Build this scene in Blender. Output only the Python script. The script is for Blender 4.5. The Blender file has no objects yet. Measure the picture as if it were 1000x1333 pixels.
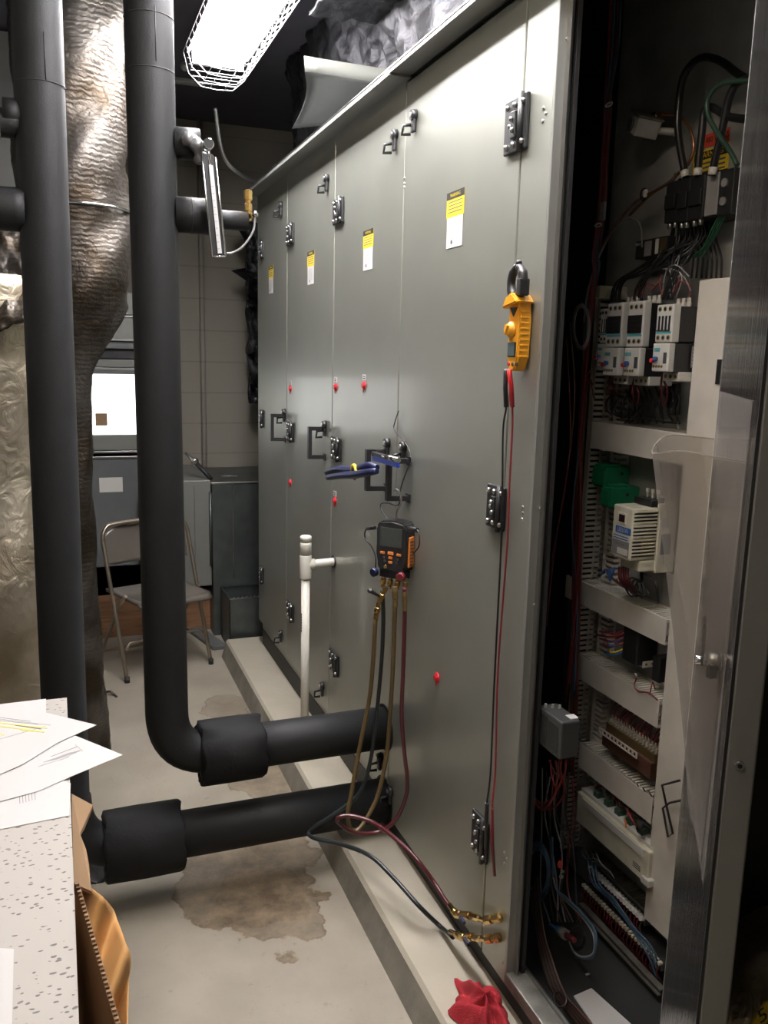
import bpy, bmesh, math, random
from mathutils import Vector, Matrix
random.seed(7)
COL = bpy.context.scene.collection
V = Vector
# ------------------------------------------------------------------ camera
F = 1100.0
CAM = V((-0.97, 0.0, 1.70))
down = V((-142, 5994, F)).normalized()
Yc = V((-420, -212, F)); Yc = (Yc - down * Yc.dot(down)).normalized()
up = -down
Xc = Yc.cross(up)
def ray(x, y):
    c = V((x - 500, y - 666.5, F))
    return V((Xc.dot(c), Yc.dot(c), up.dot(c)))
def PX(x, y, X): r = ray(x, y); return CAM + r * ((X - CAM.x) / r.x)
def PY(x, y, Y): r = ray(x, y); return CAM + r * ((Y - CAM.y) / r.y)
def PZ(x, y, Z): r = ray(x, y); return CAM + r * ((Z - CAM.z) / r.z)
def M3(a): return V(a)
# ------------------------------------------------------------------ materials
def mat(name, col, rough=.6, metal=0., bump=0., bscale=40., var=0., vscale=6., col2=None, spec=.5, coat=0., stretch=None, detail=4., aniso=None):
    m = bpy.data.materials.new(name); m.use_nodes = True
    nt = m.node_tree; b = nt.nodes['Principled BSDF']
    b.inputs['Roughness'].default_value = rough; b.inputs['Metallic'].default_value = metal
    b.inputs['Specular IOR Level'].default_value = spec
    b.inputs['Coat Weight'].default_value = coat
    c = (*col, 1); b.inputs['Base Color'].default_value = c
    tc = nt.nodes.new('ShaderNodeTexCoord'); src = tc.outputs['Object']
    if stretch:
        mp = nt.nodes.new('ShaderNodeMapping'); mp.inputs['Scale'].default_value = stretch
        nt.links.new(src, mp.inputs['Vector']); src = mp.outputs['Vector']
    if var > 0 or col2:
        n = nt.nodes.new('ShaderNodeTexNoise'); n.inputs['Scale'].default_value = vscale; n.inputs['Detail'].default_value = detail
        nt.links.new(src, n.inputs['Vector'])
        r = nt.nodes.new('ShaderNodeValToRGB'); r.color_ramp.elements[0].position = .35; r.color_ramp.elements[1].position = .65
        d = col2 if col2 else tuple(max(0, v * (1 - var)) for v in col)
        r.color_ramp.elements[0].color = (*d, 1); r.color_ramp.elements[1].color = c if col2 else (*[min(1, v * (1 + var)) for v in col], 1)
        nt.links.new(n.outputs['Fac'], r.inputs['Fac']); nt.links.new(r.outputs['Color'], b.inputs['Base Color'])
    if bump > 0:
        n = nt.nodes.new('ShaderNodeTexNoise'); n.inputs['Scale'].default_value = bscale; n.inputs['Detail'].default_value = detail
        nt.links.new(src, n.inputs['Vector'])
        bp = nt.nodes.new('ShaderNodeBump'); bp.inputs['Strength'].default_value = bump; bp.inputs['Distance'].default_value = .01
        nt.links.new(n.outputs['Fac'], bp.inputs['Height']); nt.links.new(bp.outputs['Normal'], b.inputs['Normal'])
    return m
def emis(name, col, s):
    m = bpy.data.materials.new(name); m.use_nodes = True; b = m.node_tree.nodes['Principled BSDF']
    b.inputs['Base Color'].default_value = (.8, .8, .8, 1)
    b.inputs['Emission Color'].default_value = (*col, 1); b.inputs['Emission Strength'].default_value = s
    return m
def foilmat(name, col, rough, scale, dist, col2, ribs=False):
    m = bpy.data.materials.new(name); m.use_nodes = True; nt = m.node_tree; b = nt.nodes['Principled BSDF']
    b.inputs['Metallic'].default_value = .85; b.inputs['Roughness'].default_value = rough
    tc = nt.nodes.new('ShaderNodeTexCoord')
    v = nt.nodes.new('ShaderNodeTexVoronoi'); v.inputs['Scale'].default_value = scale; v.feature = 'F1'
    n = nt.nodes.new('ShaderNodeTexNoise'); n.inputs['Scale'].default_value = scale * .6; n.inputs['Detail'].default_value = 5; n.inputs['Distortion'].default_value = 2.2
    n2 = nt.nodes.new('ShaderNodeTexNoise'); n2.inputs['Scale'].default_value = 4; n2.inputs['Detail'].default_value = 5
    for q in (v, n, n2): nt.links.new(tc.outputs['Object'], q.inputs['Vector'])
    mx = nt.nodes.new('ShaderNodeMath'); mx.operation = 'ADD'
    vv = nt.nodes.new('ShaderNodeMath'); vv.operation = 'MULTIPLY'; vv.inputs[1].default_value = .3; nt.links.new(v.outputs['Distance'], vv.inputs[0]); nt.links.new(vv.outputs[0], mx.inputs[0]); nt.links.new(n.outputs['Fac'], mx.inputs[1])
    if ribs:
        wv = nt.nodes.new('ShaderNodeTexWave'); wv.bands_direction = 'Z'; wv.inputs['Scale'].default_value = 17; wv.inputs['Distortion'].default_value = 5; wv.inputs['Detail'].default_value = 3; wv.inputs['Detail Scale'].default_value = 2.5
        nt.links.new(tc.outputs['Object'], wv.inputs['Vector']); m2 = nt.nodes.new('ShaderNodeMath'); m2.operation = 'MULTIPLY_ADD'; m2.inputs[1].default_value = .16
        nt.links.new(wv.outputs['Fac'], m2.inputs[0]); nt.links.new(mx.outputs[0], m2.inputs[2]); mx = m2
    bp = nt.nodes.new('ShaderNodeBump'); bp.inputs['Strength'].default_value = .45; bp.inputs['Distance'].default_value = dist
    nt.links.new(mx.outputs[0], bp.inputs['Height']); nt.links.new(bp.outputs['Normal'], b.inputs['Normal'])
    r = nt.nodes.new('ShaderNodeValToRGB'); r.color_ramp.elements[0].position = .4; r.color_ramp.elements[1].position = .6
    r.color_ramp.elements[0].color = (*col2, 1); r.color_ramp.elements[1].color = (*col, 1)
    nt.links.new(n2.outputs['Fac'], r.inputs['Fac']); nt.links.new(r.outputs['Color'], b.inputs['Base Color'])
    return m
M = {}
M['door'] = mat('grey_enamel', (.335, .345, .30), .42, .6, .012, 300, .04, 3, spec=.5, coat=.35)
M['door'].node_tree.nodes['Principled BSDF'].inputs['Coat Roughness'].default_value = .13
M['frame'] = mat('grey_steel_frame', (.26, .265, .25), .38, .3, .02, 200, .05, 4)
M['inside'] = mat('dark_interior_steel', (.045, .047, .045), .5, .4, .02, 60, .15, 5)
M['plate'] = mat('galvanised_plate', (.40, .405, .385), .5, .25, .03, 20, .2, 7)
M['rail'] = mat('black_steel_rail', (.02, .02, .02), .6, 0, .05, 60)
M['sill'] = mat('worn_galvanised_sill', (.20, .195, .17), .45, .6, .05, 60, .3, 18)
M['foam'] = mat('black_foam', (.012, .0125, .013), .58, 0, .08, 260, .10, 9, spec=.28)
M['foam2'] = mat('black_foam_sleeve', (.008, .0083, .0088), .75, 0, .12, 90, .2, 12, spec=.3)
M['tape'] = mat('grey_tape', (.12, .12, .12), .35, .2, .15, 60)
M['foil'] = foilmat('foil_facing', (.115, .105, .093), .48, 16, .012, (.04, .03, .02), True)
M['foilw'] = foilmat('warm_foil_facing', (.60, .54, .43), .5, 22, .018, (.34, .29, .21))
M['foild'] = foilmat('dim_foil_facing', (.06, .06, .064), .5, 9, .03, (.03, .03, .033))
M['black'] = mat('black_plastic', (.016, .016, .017), .42)
M['blacks'] = mat('black_shiny_cable', (.014, .014, .015), .28)
M['chrome'] = mat('chrome', (.75, .75, .75), .15, 1.)
M['steel'] = mat('zinc_steel', (.5, .5, .48), .3, 1.)
M['galv'] = mat('galvanised_sheet', (.11, .125, .12), .38, .75, .03, 30, .16, 9)
M['galvd'] = mat('grey_casing_paint', (.115, .122, .122), .5, .2, .02, 30, .08, 4)
M['beige'] = mat('beige_grey_panel', (.19, .195, .175), .45, .3, 0, 1, .06, 3)
M['brass'] = mat('brass', (.62, .42, .16), .25, 1., .05, 80)
M['brassd'] = mat('dull_brass', (.34, .25, .12), .4, .9, .05, 80)
M['pvc'] = mat('white_pvc', (.72, .70, .62), .3, 0, 0, 1, .03, 8)
M['pvct'] = mat('pvc_print', (.08, .08, .08), .6)
M['white'] = mat('white_paper', (.66, .65, .64), .7)
M['ink'] = mat('print_ink', (.12, .12, .13), .7)
M['inkl'] = mat('grey_print_ink', (.45, .45, .46), .7)
M['hyel'] = mat('highlighter_yellow', (.85, .78, .12), .6)
M['labely'] = mat('label_yellow', (.85, .62, .03), .45)
M['labelk'] = mat('label_black', (.02, .02, .02), .5)
M['labelr'] = mat('label_red', (.62, .06, .03), .5)
M['red'] = mat('red_plastic', (.55, .02, .03), .35)
M['duct'] = mat('white_wire_duct', (.66, .62, .55), .45, 0, .01, 50, .10, 7)
M['cream'] = mat('cream_plastic', (.66, .63, .50), .42, 0, 0, 1, .08, 20)
M['creamy'] = mat('yellowed_plastic', (.62, .48, .20), .45, 0, 0, 1, .2, 30, col2=(.60, .55, .38))
M['offw'] = mat('off_white_plastic', (.62, .61, .56), .4)
M['dark_scr'] = mat('dark_screen', (.03, .012, .015), .12)
M['teal'] = mat('teal_print', (.10, .38, .42), .5)
M['blue'] = mat('blue_plastic', (.03, .12, .38), .4)
M['blueb'] = mat('bright_blue_grip', (.02, .07, .50), .3)
M['navy'] = mat('navy_plastic', (.010, .014, .055), .42)
M['green'] = mat('green_module', (.01, .17, .075), .35)
M['greenw'] = mat('green_wire', (.012, .085, .04), .4)
M['dgreenw'] = mat('dark_green_wire', (.03, .07, .05), .35)
M['redw'] = mat('red_wire', (.22, .016, .018), .45)
M['dredw'] = mat('maroon_wire', (.14, .015, .02), .45)
M['bluew'] = mat('blue_wire', (.05, .10, .15), .45)
M['brownw'] = mat('brown_wire', (.10, .045, .03), .5)
M['greyw'] = mat('grey_wire', (.22, .22, .22), .4)
M['whitew'] = mat('white_ferrule', (.65, .62, .55), .5)
M['copper'] = mat('copper_tube', (.45, .22, .12), .35, .9)
M['hoseY'] = mat('yellow_brown_hose', (.115, .078, .03), .4, 0, .08, 200)
M['hoseR'] = mat('dark_red_hose', (.075, .014, .018), .3, 0, .05, 200)
M['hoseK'] = mat('dark_blue_black_hose', (.016, .022, .024), .3, 0, .05, 200)
M['orange'] = mat('orange_button', (.62, .20, .04), .45)
M['meter'] = mat('amber_plastic', (.80, .37, .025), .38)
M['lcd'] = mat('dark_lcd', (.05, .055, .05), .15)
M['lcdg'] = mat('grey_lcd', (.10, .14, .14), .2)
M['yellow'] = mat('yellow_plastic', (.75, .60, .05), .45)
M['taupe'] = mat('taupe_chair_paint', (.15, .132, .112), .35, .3, 0, 1, .04, 4)
M['chairmetal'] = mat('bronze_chair_tube', (.30, .25, .19), .3, .8)
M['wood'] = mat('brown_timber', (.20, .10, .045), .6, 0, .2, 30, .25, 6, stretch=(1, 12, 12))
M['card'] = mat('cardboard', (.30, .19, .105), .85, 0, .05, 60, .05, 6)
M['cardd'] = mat('cardboard_flute', (.16, .10, .055), .9)
M['kraft'] = mat('kraft_paper', (.56, .31, .11), .75, 0, .3, 14, .08, 7)
M['cloth'] = mat('red_shop_cloth', (.30, .010, .018), .9, 0, .4, 300)
M['greybox'] = mat('dark_grey_control_box', (.055, .058, .058), .5, .1)
M['tubeglass'] = mat('pale_scale', (.75, .75, .75), .25, .3)
M['ceil'] = mat('dark_ceiling_paint', (.085, .082, .10), .8, 0, .2, 5, .12, 3)
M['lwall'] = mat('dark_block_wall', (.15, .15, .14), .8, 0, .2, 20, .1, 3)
M['tube'] = emis('fluorescent_tube', (1.0, .96, .97), 125)
M['fix'] = mat('white_enamel_reflector', (.8, .8, .82), .4)
M['win'] = emis('daylit_pane', (1, 1, 1), 2.4)
def brick():
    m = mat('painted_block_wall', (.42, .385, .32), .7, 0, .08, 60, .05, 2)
    nt = m.node_tree; b = nt.nodes['Principled BSDF']
    tc = nt.nodes.new('ShaderNodeTexCoord'); mp = nt.nodes.new('ShaderNodeMapping'); mp.inputs['Rotation'].default_value = (math.pi / 2, 0, 0)
    nt.links.new(tc.outputs['Object'], mp.inputs['Vector'])
    sx = nt.nodes.new('ShaderNodeSeparateXYZ'); nt.links.new(tc.outputs['Object'], sx.inputs[0])
    a_ = nt.nodes.new('ShaderNodeMath'); a_.operation = 'PINGPONG'; a_.inputs[1].default_value = .1025; nt.links.new(sx.outputs['Z'], a_.inputs[0])
    r_ = nt.nodes.new('ShaderNodeValToRGB'); r_.color_ramp.elements[0].position = .002; r_.color_ramp.elements[0].color = (.17, .155, .125, 1); r_.color_ramp.elements[1].position = .0045; r_.color_ramp.elements[1].color = (.25, .228, .185, 1)
    nt.links.new(a_.outputs[0], r_.inputs['Fac']); nt.links.new(r_.outputs['Color'], b.inputs['Base Color'])
    return m
M['block'] = brick()
def clearmat():
    m = bpy.data.materials.new('clear_vinyl'); m.use_nodes = True; nt = m.node_tree
    nt.nodes.clear(); o = nt.nodes.new('ShaderNodeOutputMaterial')
    t = nt.nodes.new('ShaderNodeBsdfTransparent'); t.inputs['Color'].default_value = (.80, .78, .75, 1)
    g = nt.nodes.new('ShaderNodeBsdfPrincipled'); g.inputs['Base Color'].default_value = (.60, .56, .52, 1); g.inputs['Roughness'].default_value = .22
    lw = nt.nodes.new('ShaderNodeLayerWeight'); lw.inputs['Blend'].default_value = .35
    ad = nt.nodes.new('ShaderNodeMath'); ad.operation = 'MULTIPLY_ADD'; ad.inputs[1].default_value = .35; ad.inputs[2].default_value = .08; ad.use_clamp = True
    nt.links.new(lw.outputs['Fresnel'], ad.inputs[0])
    mx = nt.nodes.new('ShaderNodeMixShader'); nt.links.new(ad.outputs[0], mx.inputs[0]); nt.links.new(t.outputs[0], mx.inputs[1]); nt.links.new(g.outputs[0], mx.inputs[2])
    nt.links.new(mx.outputs[0], o.inputs['Surface'])
    return m
M['vinyl'] = clearmat()
def linermat():
    m = mat('streaked_foil_liner', (.50, .48, .45), .09, .9, .07, 9, stretch=(14, 14, 1.2), col2=(.24, .24, .25), vscale=5)
    return m
M['liner'] = linermat()
def tilemat():
    m = bpy.data.materials.new('acoustic_tile'); m.use_nodes = True; nt = m.node_tree; b = nt.nodes['Principled BSDF']
    b.inputs['Roughness'].default_value = .85
    tc = nt.nodes.new('ShaderNodeTexCoord'); mp = nt.nodes.new('ShaderNodeMapping'); mp.inputs['Scale'].default_value = (62, 110, 1); mp.inputs['Rotation'].default_value = (0, 0, .9)
    nt.links.new(tc.outputs['Object'], mp.inputs['Vector'])
    nz = nt.nodes.new('ShaderNodeTexNoise'); nz.inputs['Scale'].default_value = 38; nz.inputs['Detail'].default_value = 3
    nt.links.new(tc.outputs['Object'], nz.inputs['Vector'])
    add = nt.nodes.new('ShaderNodeMixRGB'); add.blend_type = 'ADD'; add.inputs[0].default_value = 1.6
    nt.links.new(mp.outputs[0], add.inputs[1]); nt.links.new(nz.outputs['Color'], add.inputs[2])
    v = nt.nodes.new('ShaderNodeTexVoronoi'); v.inputs['Scale'].default_value = 1.0; v.inputs['Randomness'].default_value = 1
    nt.links.new(add.outputs[0], v.inputs['Vector'])
    r = nt.nodes.new('ShaderNodeValToRGB'); r.color_ramp.elements[0].position = .19; r.color_ramp.elements[1].position = .25
    r.color_ramp.elements[0].color = (.20, .18, .17, 1); r.color_ramp.elements[1].color = (.50, .475, .44, 1)
    nt.links.new(v.outputs['Distance'], r.inputs['Fac']); nt.links.new(r.outputs['Color'], b.inputs['Base Color'])
    bp = nt.nodes.new('ShaderNodeBump'); bp.inputs['Strength'].default_value = .5; bp.inputs['Distance'].default_value = .003
    nt.links.new(r.outputs['Color'], bp.inputs['Height']); nt.links.new(bp.outputs['Normal'], b.inputs['Normal'])
    return m
M['tile'] = tilemat()
def floormat():
    m = bpy.data.materials.new('stained_concrete'); m.use_nodes = True; nt = m.node_tree; b = nt.nodes['Principled BSDF']
    tc = nt.nodes.new('ShaderNodeTexCoord'); L = nt.links
    n = nt.nodes.new('ShaderNodeTexNoise'); n.inputs['Scale'].default_value = 3; n.inputs['Detail'].default_value = 8
    L.new(tc.outputs['Object'], n.inputs['Vector'])
    base = nt.nodes.new('ShaderNodeValToRGB'); base.color_ramp.elements[0].color = (.265, .235, .185, 1); base.color_ramp.elements[1].color = (.34, .305, .245, 1)
    base.color_ramp.elements[0].position = .35; base.color_ramp.elements[1].position = .62
    L.new(n.outputs['Fac'], base.inputs['Fac'])
    # warped coordinates for the stain outline
    nw = nt.nodes.new('ShaderNodeTexNoise'); nw.inputs['Scale'].default_value = 5.5; nw.inputs['Detail'].default_value = 6
    L.new(tc.outputs['Object'], nw.inputs['Vector'])
    sub = nt.nodes.new('ShaderNodeVectorMath'); sub.operation = 'SUBTRACT'; sub.inputs[1].default_value = (.5, .5, .5); L.new(nw.outputs['Color'], sub.inputs[0])
    sc = nt.nodes.new('ShaderNodeVectorMath'); sc.operation = 'SCALE'; sc.inputs['Scale'].default_value = .34; L.new(sub.outputs[0], sc.inputs[0])
    w = nt.nodes.new('ShaderNodeVectorMath'); w.operation = 'ADD'; L.new(tc.outputs['Object'], w.inputs[0]); L.new(sc.outputs[0], w.inputs[1])
    ns = nt.nodes.new('ShaderNodeTexNoise'); ns.inputs['Scale'].default_value = 9; ns.inputs['Detail'].default_value = 9; ns.inputs['Roughness'].default_value = .7
    L.new(tc.outputs['Object'], ns.inputs['Vector'])
    scol = nt.nodes.new('ShaderNodeValToRGB'); e = scol.color_ramp.elements
    e[0].position = .38; e[0].color = (.075, .05, .028, 1); e[1].position = .63; e[1].color = (.235, .18, .115, 1)
    L.new(ns.outputs['Fac'], scol.inputs['Fac'])
    cur = base.outputs['Color']
    p0 = PZ(325, 1125, 0); p1 = PZ(300, 920, 0); p2 = PZ(360, 1010, 0); p3 = PZ(355, 1180, 0)
    for (c, sx, sy, st) in ((p0, .25, .36, .92), (p3, .17, .20, .85), (p2, .2, .28, .75), (p1, .13, .15, .45)):
        s_ = nt.nodes.new('ShaderNodeVectorMath'); s_.operation = 'SUBTRACT'; s_.inputs[1].default_value = (c.x, c.y, 0); L.new(w.outputs[0], s_.inputs[0])
        d_ = nt.nodes.new('ShaderNodeVectorMath'); d_.operation = 'MULTIPLY'; d_.inputs[1].default_value = (1 / sx, 1 / sy, 0); L.new(s_.outputs[0], d_.inputs[0])
        l_ = nt.nodes.new('ShaderNodeVectorMath'); l_.operation = 'LENGTH'; L.new(d_.outputs[0], l_.inputs[0])
        r_ = nt.nodes.new('ShaderNodeValToRGB'); q = r_.color_ramp.elements
        q[0].position = 0; q[0].color = (st, st, st, 1); q[1].position = 1; q[1].color = (0, 0, 0, 1)
        for pos, v in ((.90, st * .8), (.96, 1.0), (.985, .25)):
            a = r_.color_ramp.elements.new(pos); a.color = (v, v, v, 1)
        L.new(l_.outputs['Value'], r_.inputs['Fac'])
        mx = nt.nodes.new('ShaderNodeMixRGB'); L.new(r_.outputs['Color'], mx.inputs[0]); L.new(cur, mx.inputs[1]); L.new(scol.outputs['Color'], mx.inputs[2])
        cur = mx.outputs['Color']
    # specks and scuffs
    nv = nt.nodes.new('ShaderNodeTexNoise'); nv.inputs['Scale'].default_value = 22; nv.inputs['Detail'].default_value = 8; nv.inputs['Roughness'].default_value = .75
    L.new(tc.outputs['Object'], nv.inputs['Vector'])
    rv = nt.nodes.new('ShaderNodeValToRGB'); rv.color_ramp.elements[0].position = .60; rv.color_ramp.elements[0].color = (0, 0, 0, 1); rv.color_ramp.elements[1].position = .74; rv.color_ramp.elements[1].color = (.75, .75, .75, 1)
    L.new(nv.outputs['Fac'], rv.inputs['Fac'])
    mx = nt.nodes.new('ShaderNodeMixRGB'); L.new(rv.outputs['Color'], mx.inputs[0]); L.new(cur, mx.inputs[1]); mx.inputs[2].default_value = (.14, .12, .09, 1)
    L.new(mx.outputs['Color'], b.inputs['Base Color'])
    b.inputs['Roughness'].default_value = .42
    bp = nt.nodes.new('ShaderNodeBump'); bp.inputs['Strength'].default_value = .25; bp.inputs['Distance'].default_value = .01
    L.new(ns.outputs['Fac'], bp.inputs['Height']); L.new(bp.outputs['Normal'], b.inputs['Normal'])
    return m
M['floor'] = floormat()
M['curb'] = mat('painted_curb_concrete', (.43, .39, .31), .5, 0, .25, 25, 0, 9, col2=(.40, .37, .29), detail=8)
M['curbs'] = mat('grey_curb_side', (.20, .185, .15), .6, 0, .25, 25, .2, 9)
# ------------------------------------------------------------------ mesh builder
class MB:
    def __init__(s): s.bm = bmesh.new(); s.mats = []
    def mi(s, m):
        if m not in s.mats: s.mats.append(m)
        return s.mats.index(m)
    def _fin(s, faces, m, smooth=False):
        i = s.mi(m)
        for f in faces: f.material_index = i; f.smooth = smooth
    def box(s, lo, hi, m, bev=0., rot=None, piv=None):
        lo = V(lo); hi = V(hi); c = (lo + hi) / 2; d = hi - lo
        r = bmesh.ops.create_cube(s.bm, size=1); vs = r['verts']
        for v in vs: v.co = V((c.x + v.co.x * d.x, c.y + v.co.y * d.y, c.z + v.co.z * d.z))
        fs = set(f for v in vs for f in v.link_faces); es = list(set(e for v in vs for e in v.link_edges))
        if bev > 0:
            rr = bmesh.ops.bevel(s.bm, geom=es, offset=min(bev, min(d) * .45), segments=2, affect='EDGES', profile=.5)
            fs = set(rr['faces']) | set(f for v in rr['verts'] for f in v.link_faces)
            vs = list(set(v for f in fs for v in f.verts))
        if rot is not None:
            p = V(piv) if piv is not None else c
            for v in vs: v.co = p + rot @ (v.co - p)
        s._fin(fs, m, False); return vs
    def obox(s, o, ax, ay, az, m, bev=0.):
        """box from corner o with three edge vectors"""
        o = V(o); ax = V(ax); ay = V(ay); az = V(az)
        vs = [s.bm.verts.new(o + ax * i + ay * j + az * k) for i in (0, 1) for j in (0, 1) for k in (0, 1)]
        q = [(0, 1, 3, 2), (4, 6, 7, 5), (0, 4, 5, 1), (2, 3, 7, 6), (0, 2, 6, 4), (1, 5, 7, 3)]
        fs = [s.bm.faces.new([vs[i] for i in t]) for t in q]
        if bev > 0:
            es = list(set(e for v in vs for e in v.link_edges))
            rr = bmesh.ops.bevel(s.bm, geom=es, offset=bev, segments=2, affect='EDGES', profile=.5)
            fs = set(rr['faces']) | set(f for v in rr['verts'] for f in v.link_faces)
        s._fin(fs, m); return vs
    def tube(s, pts, r, m, n=10, cap=True, smooth=True, close=False):
        pts = [V(p) for p in pts]; k = len(pts); rs = r if isinstance(r, (list, tuple)) else [r] * k
        tans = []
        for i in range(k):
            a = pts[max(0, i - 1)]; b = pts[min(k - 1, i + 1)]; t = (b - a)
            tans.append(t.normalized() if t.length > 1e-9 else V((0, 0, 1)))
        t0 = tans[0]; nrm = t0.orthogonal().normalized(); rings = []
        for i in range(k):
            t = tans[i]; nrm = (nrm - t * nrm.dot(t)); nrm = nrm.normalized() if nrm.length > 1e-6 else t.orthogonal().normalized()
            bn = t.cross(nrm)
            rings.append([s.bm.verts.new(pts[i] + (nrm * math.cos(2 * math.pi * j / n) + bn * math.sin(2 * math.pi * j / n)) * rs[i]) for j in range(n)])
        fs = []
        for i in range(k - 1):
            for j in range(n): fs.append(s.bm.faces.new([rings[i][j], rings[i][(j + 1) % n], rings[i + 1][(j + 1) % n], rings[i + 1][j]]))
        s._fin(fs, m, smooth)
        if cap: s._fin([s.bm.faces.new(rings[0][::-1]), s.bm.faces.new(rings[-1])], m, False)
        return rings
    def cyl(s, a, b, r, m, n=16, r2=None, cap=True): return s.tube([a, b], [r, r if r2 is None else r2], m, n, cap)
    def rcyl(s, a, b, prof, m, n=20):
        """stepped turned body: prof = [(t, r)] along a->b"""
        a = V(a); b = V(b); d = (b - a).normalized(); L = (b - a).length; o = d.orthogonal().normalized(); q = d.cross(o)
        rings = [[s.bm.verts.new(a + d * (t * L) + (o * math.cos(2 * math.pi * j / n) + q * math.sin(2 * math.pi * j / n)) * max(r, 1e-4)) for j in range(n)] for t, r in prof]
        fs = [s.bm.faces.new([rings[i][j], rings[i][(j + 1) % n], rings[i + 1][(j + 1) % n], rings[i + 1][j]]) for i in range(len(rings) - 1) for j in range(n)]
        s._fin(fs, m, n > 8); s._fin([s.bm.faces.new(rings[0][::-1]), s.bm.faces.new(rings[-1])], m)
        return rings
    def prism(s, pts, dirv, m):
        d = V(dirv); a = [s.bm.verts.new(V(p)) for p in pts]; b = [s.bm.verts.new(V(p) + d) for p in pts]; n = len(pts)
        fs = [s.bm.faces.new(a), s.bm.faces.new(b[::-1])] + [s.bm.faces.new([a[i], b[i], b[(i + 1) % n], a[(i + 1) % n]]) for i in range(n)]
        s._fin(fs, m); return a + b
    def sphere(s, c, r, m, sc=(1, 1, 1), u=12, v=8):
        rr = bmesh.ops.create_uvsphere(s.bm, u_segments=u, v_segments=v, radius=r)
        for q in rr['verts']: q.co = V((q.co.x * sc[0], q.co.y * sc[1], q.co.z * sc[2])) + V(c)
        s._fin(set(f for q in rr['verts'] for f in q.link_faces), m, True)
    def grid(s, fn, nu, nv, m, smooth=True, th=0.):
        vs = [[s.bm.verts.new(V(fn(i / nu, j / nv))) for j in range(nv + 1)] for i in range(nu + 1)]
        fs = [s.bm.faces.new([vs[i][j], vs[i + 1][j], vs[i + 1][j + 1], vs[i][j + 1]]) for i in range(nu) for j in range(nv)]
        s._fin(fs, m, smooth)
        if th:
            before = set(s.bm.faces)
            bmesh.ops.recalc_face_normals(s.bm, faces=fs)
            bmesh.ops.solidify(s.bm, geom=fs, thickness=th)
            s._fin([f for f in s.bm.faces if f not in before], m, smooth)
    def build(s, name, parent=None, origin=None):
        me = bpy.data.meshes.new(name); bmesh.ops.recalc_face_normals(s.bm, faces=s.bm.faces[:])
        vs = [v.co for v in s.bm.verts]
        if origin is None:
            lo = V([min(v[i] for v in vs) for i in range(3)]); hi = V([max(v[i] for v in vs) for i in range(3)])
            origin = V(((lo.x + hi.x) / 2, (lo.y + hi.y) / 2, lo.z if parent is None else (lo.z + hi.z) / 2))
        for v in s.bm.verts: v.co = v.co - origin
        s.bm.to_mesh(me); s.bm.free()
        for m in s.mats: me.materials.append(M[m])
        o = bpy.data.objects.new(name, me); COL.objects.link(o)
        W[o.name] = V(origin)
        if parent is not None:
            o.parent = parent; o.location = V(origin) - W[parent.name]
        else: o.location = origin
        return o
W = {}
def thing(name, label, cat, loc, group=None):
    o = bpy.data.objects.new(name, None); COL.objects.link(o); o.location = V(loc); W[o.name] = V(loc); o.empty_display_size = .05
    o['label'] = label; o['category'] = cat
    if group: o['group'] = group
    return o
def tag(o, label, cat, group=None, kind=None):
    o['label'] = label; o['category'] = cat
    if group: o['group'] = group
    if kind: o['kind'] = kind
    return o
def struct(mb, name): o = mb.build(name, origin=V((0, 0, 0))); o['kind'] = 'structure'; return o
def cat(pts, n=8):
    pts = [V(p) for p in pts]
    if len(pts) < 3: return pts
    P = [pts[0] * 2 - pts[1]] + pts + [pts[-1] * 2 - pts[-2]]; out = []
    for i in range(1, len(P) - 2):
        for k in range(n):
            t = k / n; a, b, c, d = P[i - 1:i + 3]
            out.append(.5 * ((2 * b) + (c - a) * t + (2 * a - 5 * b + 4 * c - d) * t * t + (3 * b - a - 3 * c + d) * t ** 3))
    out.append(pts[-1]); return out
def bar(mb, a, b, w, h, m, upv=(0, 0, 1)):
    """rectangular bar from a to b"""
    a = V(a); b = V(b); d = (b - a).normalized(); u = V(upv); u = (u - d * u.dot(d)).normalized(); q = d.cross(u)
    mb.obox(a - q * w / 2 - u * h / 2, b - a, q * w, u * h, m)
def text(mb, s, o, right, upv, h, m, align='CENTER', wfac=1., d=.0006):
    """add lettering (mesh, slightly raised) to a builder"""
    cu = bpy.data.curves.new('t', 'FONT'); cu.body = s; cu.size = 1; cu.align_x = align; cu.align_y = 'CENTER'; cu.extrude = .01; cu.resolution_u = 2
    ob = bpy.data.objects.new('t', cu); me = bpy.data.meshes.new_from_object(ob)
    r = V(right).normalized(); u = V(upv).normalized(); n = r.cross(u); idx = mb.mi(m)
    vs = [mb.bm.verts.new(V(o) + r * (v.co.x * h * wfac) + u * (v.co.y * h) + n * (v.co.z * 10 * d * .5 + d * .5)) for v in me.vertices]
    for p in me.polygons:
        try:
            f = mb.bm.faces.new([vs[i] for i in p.vertices]); f.material_index = idx
        except ValueError: pass
    bpy.data.objects.remove(ob); bpy.data.curves.remove(cu); bpy.data.meshes.remove(me)
RY = V((0, -1, 0)); UZ = V((0, 0, 1))      # reading direction of anything on a face that looks to -X
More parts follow.
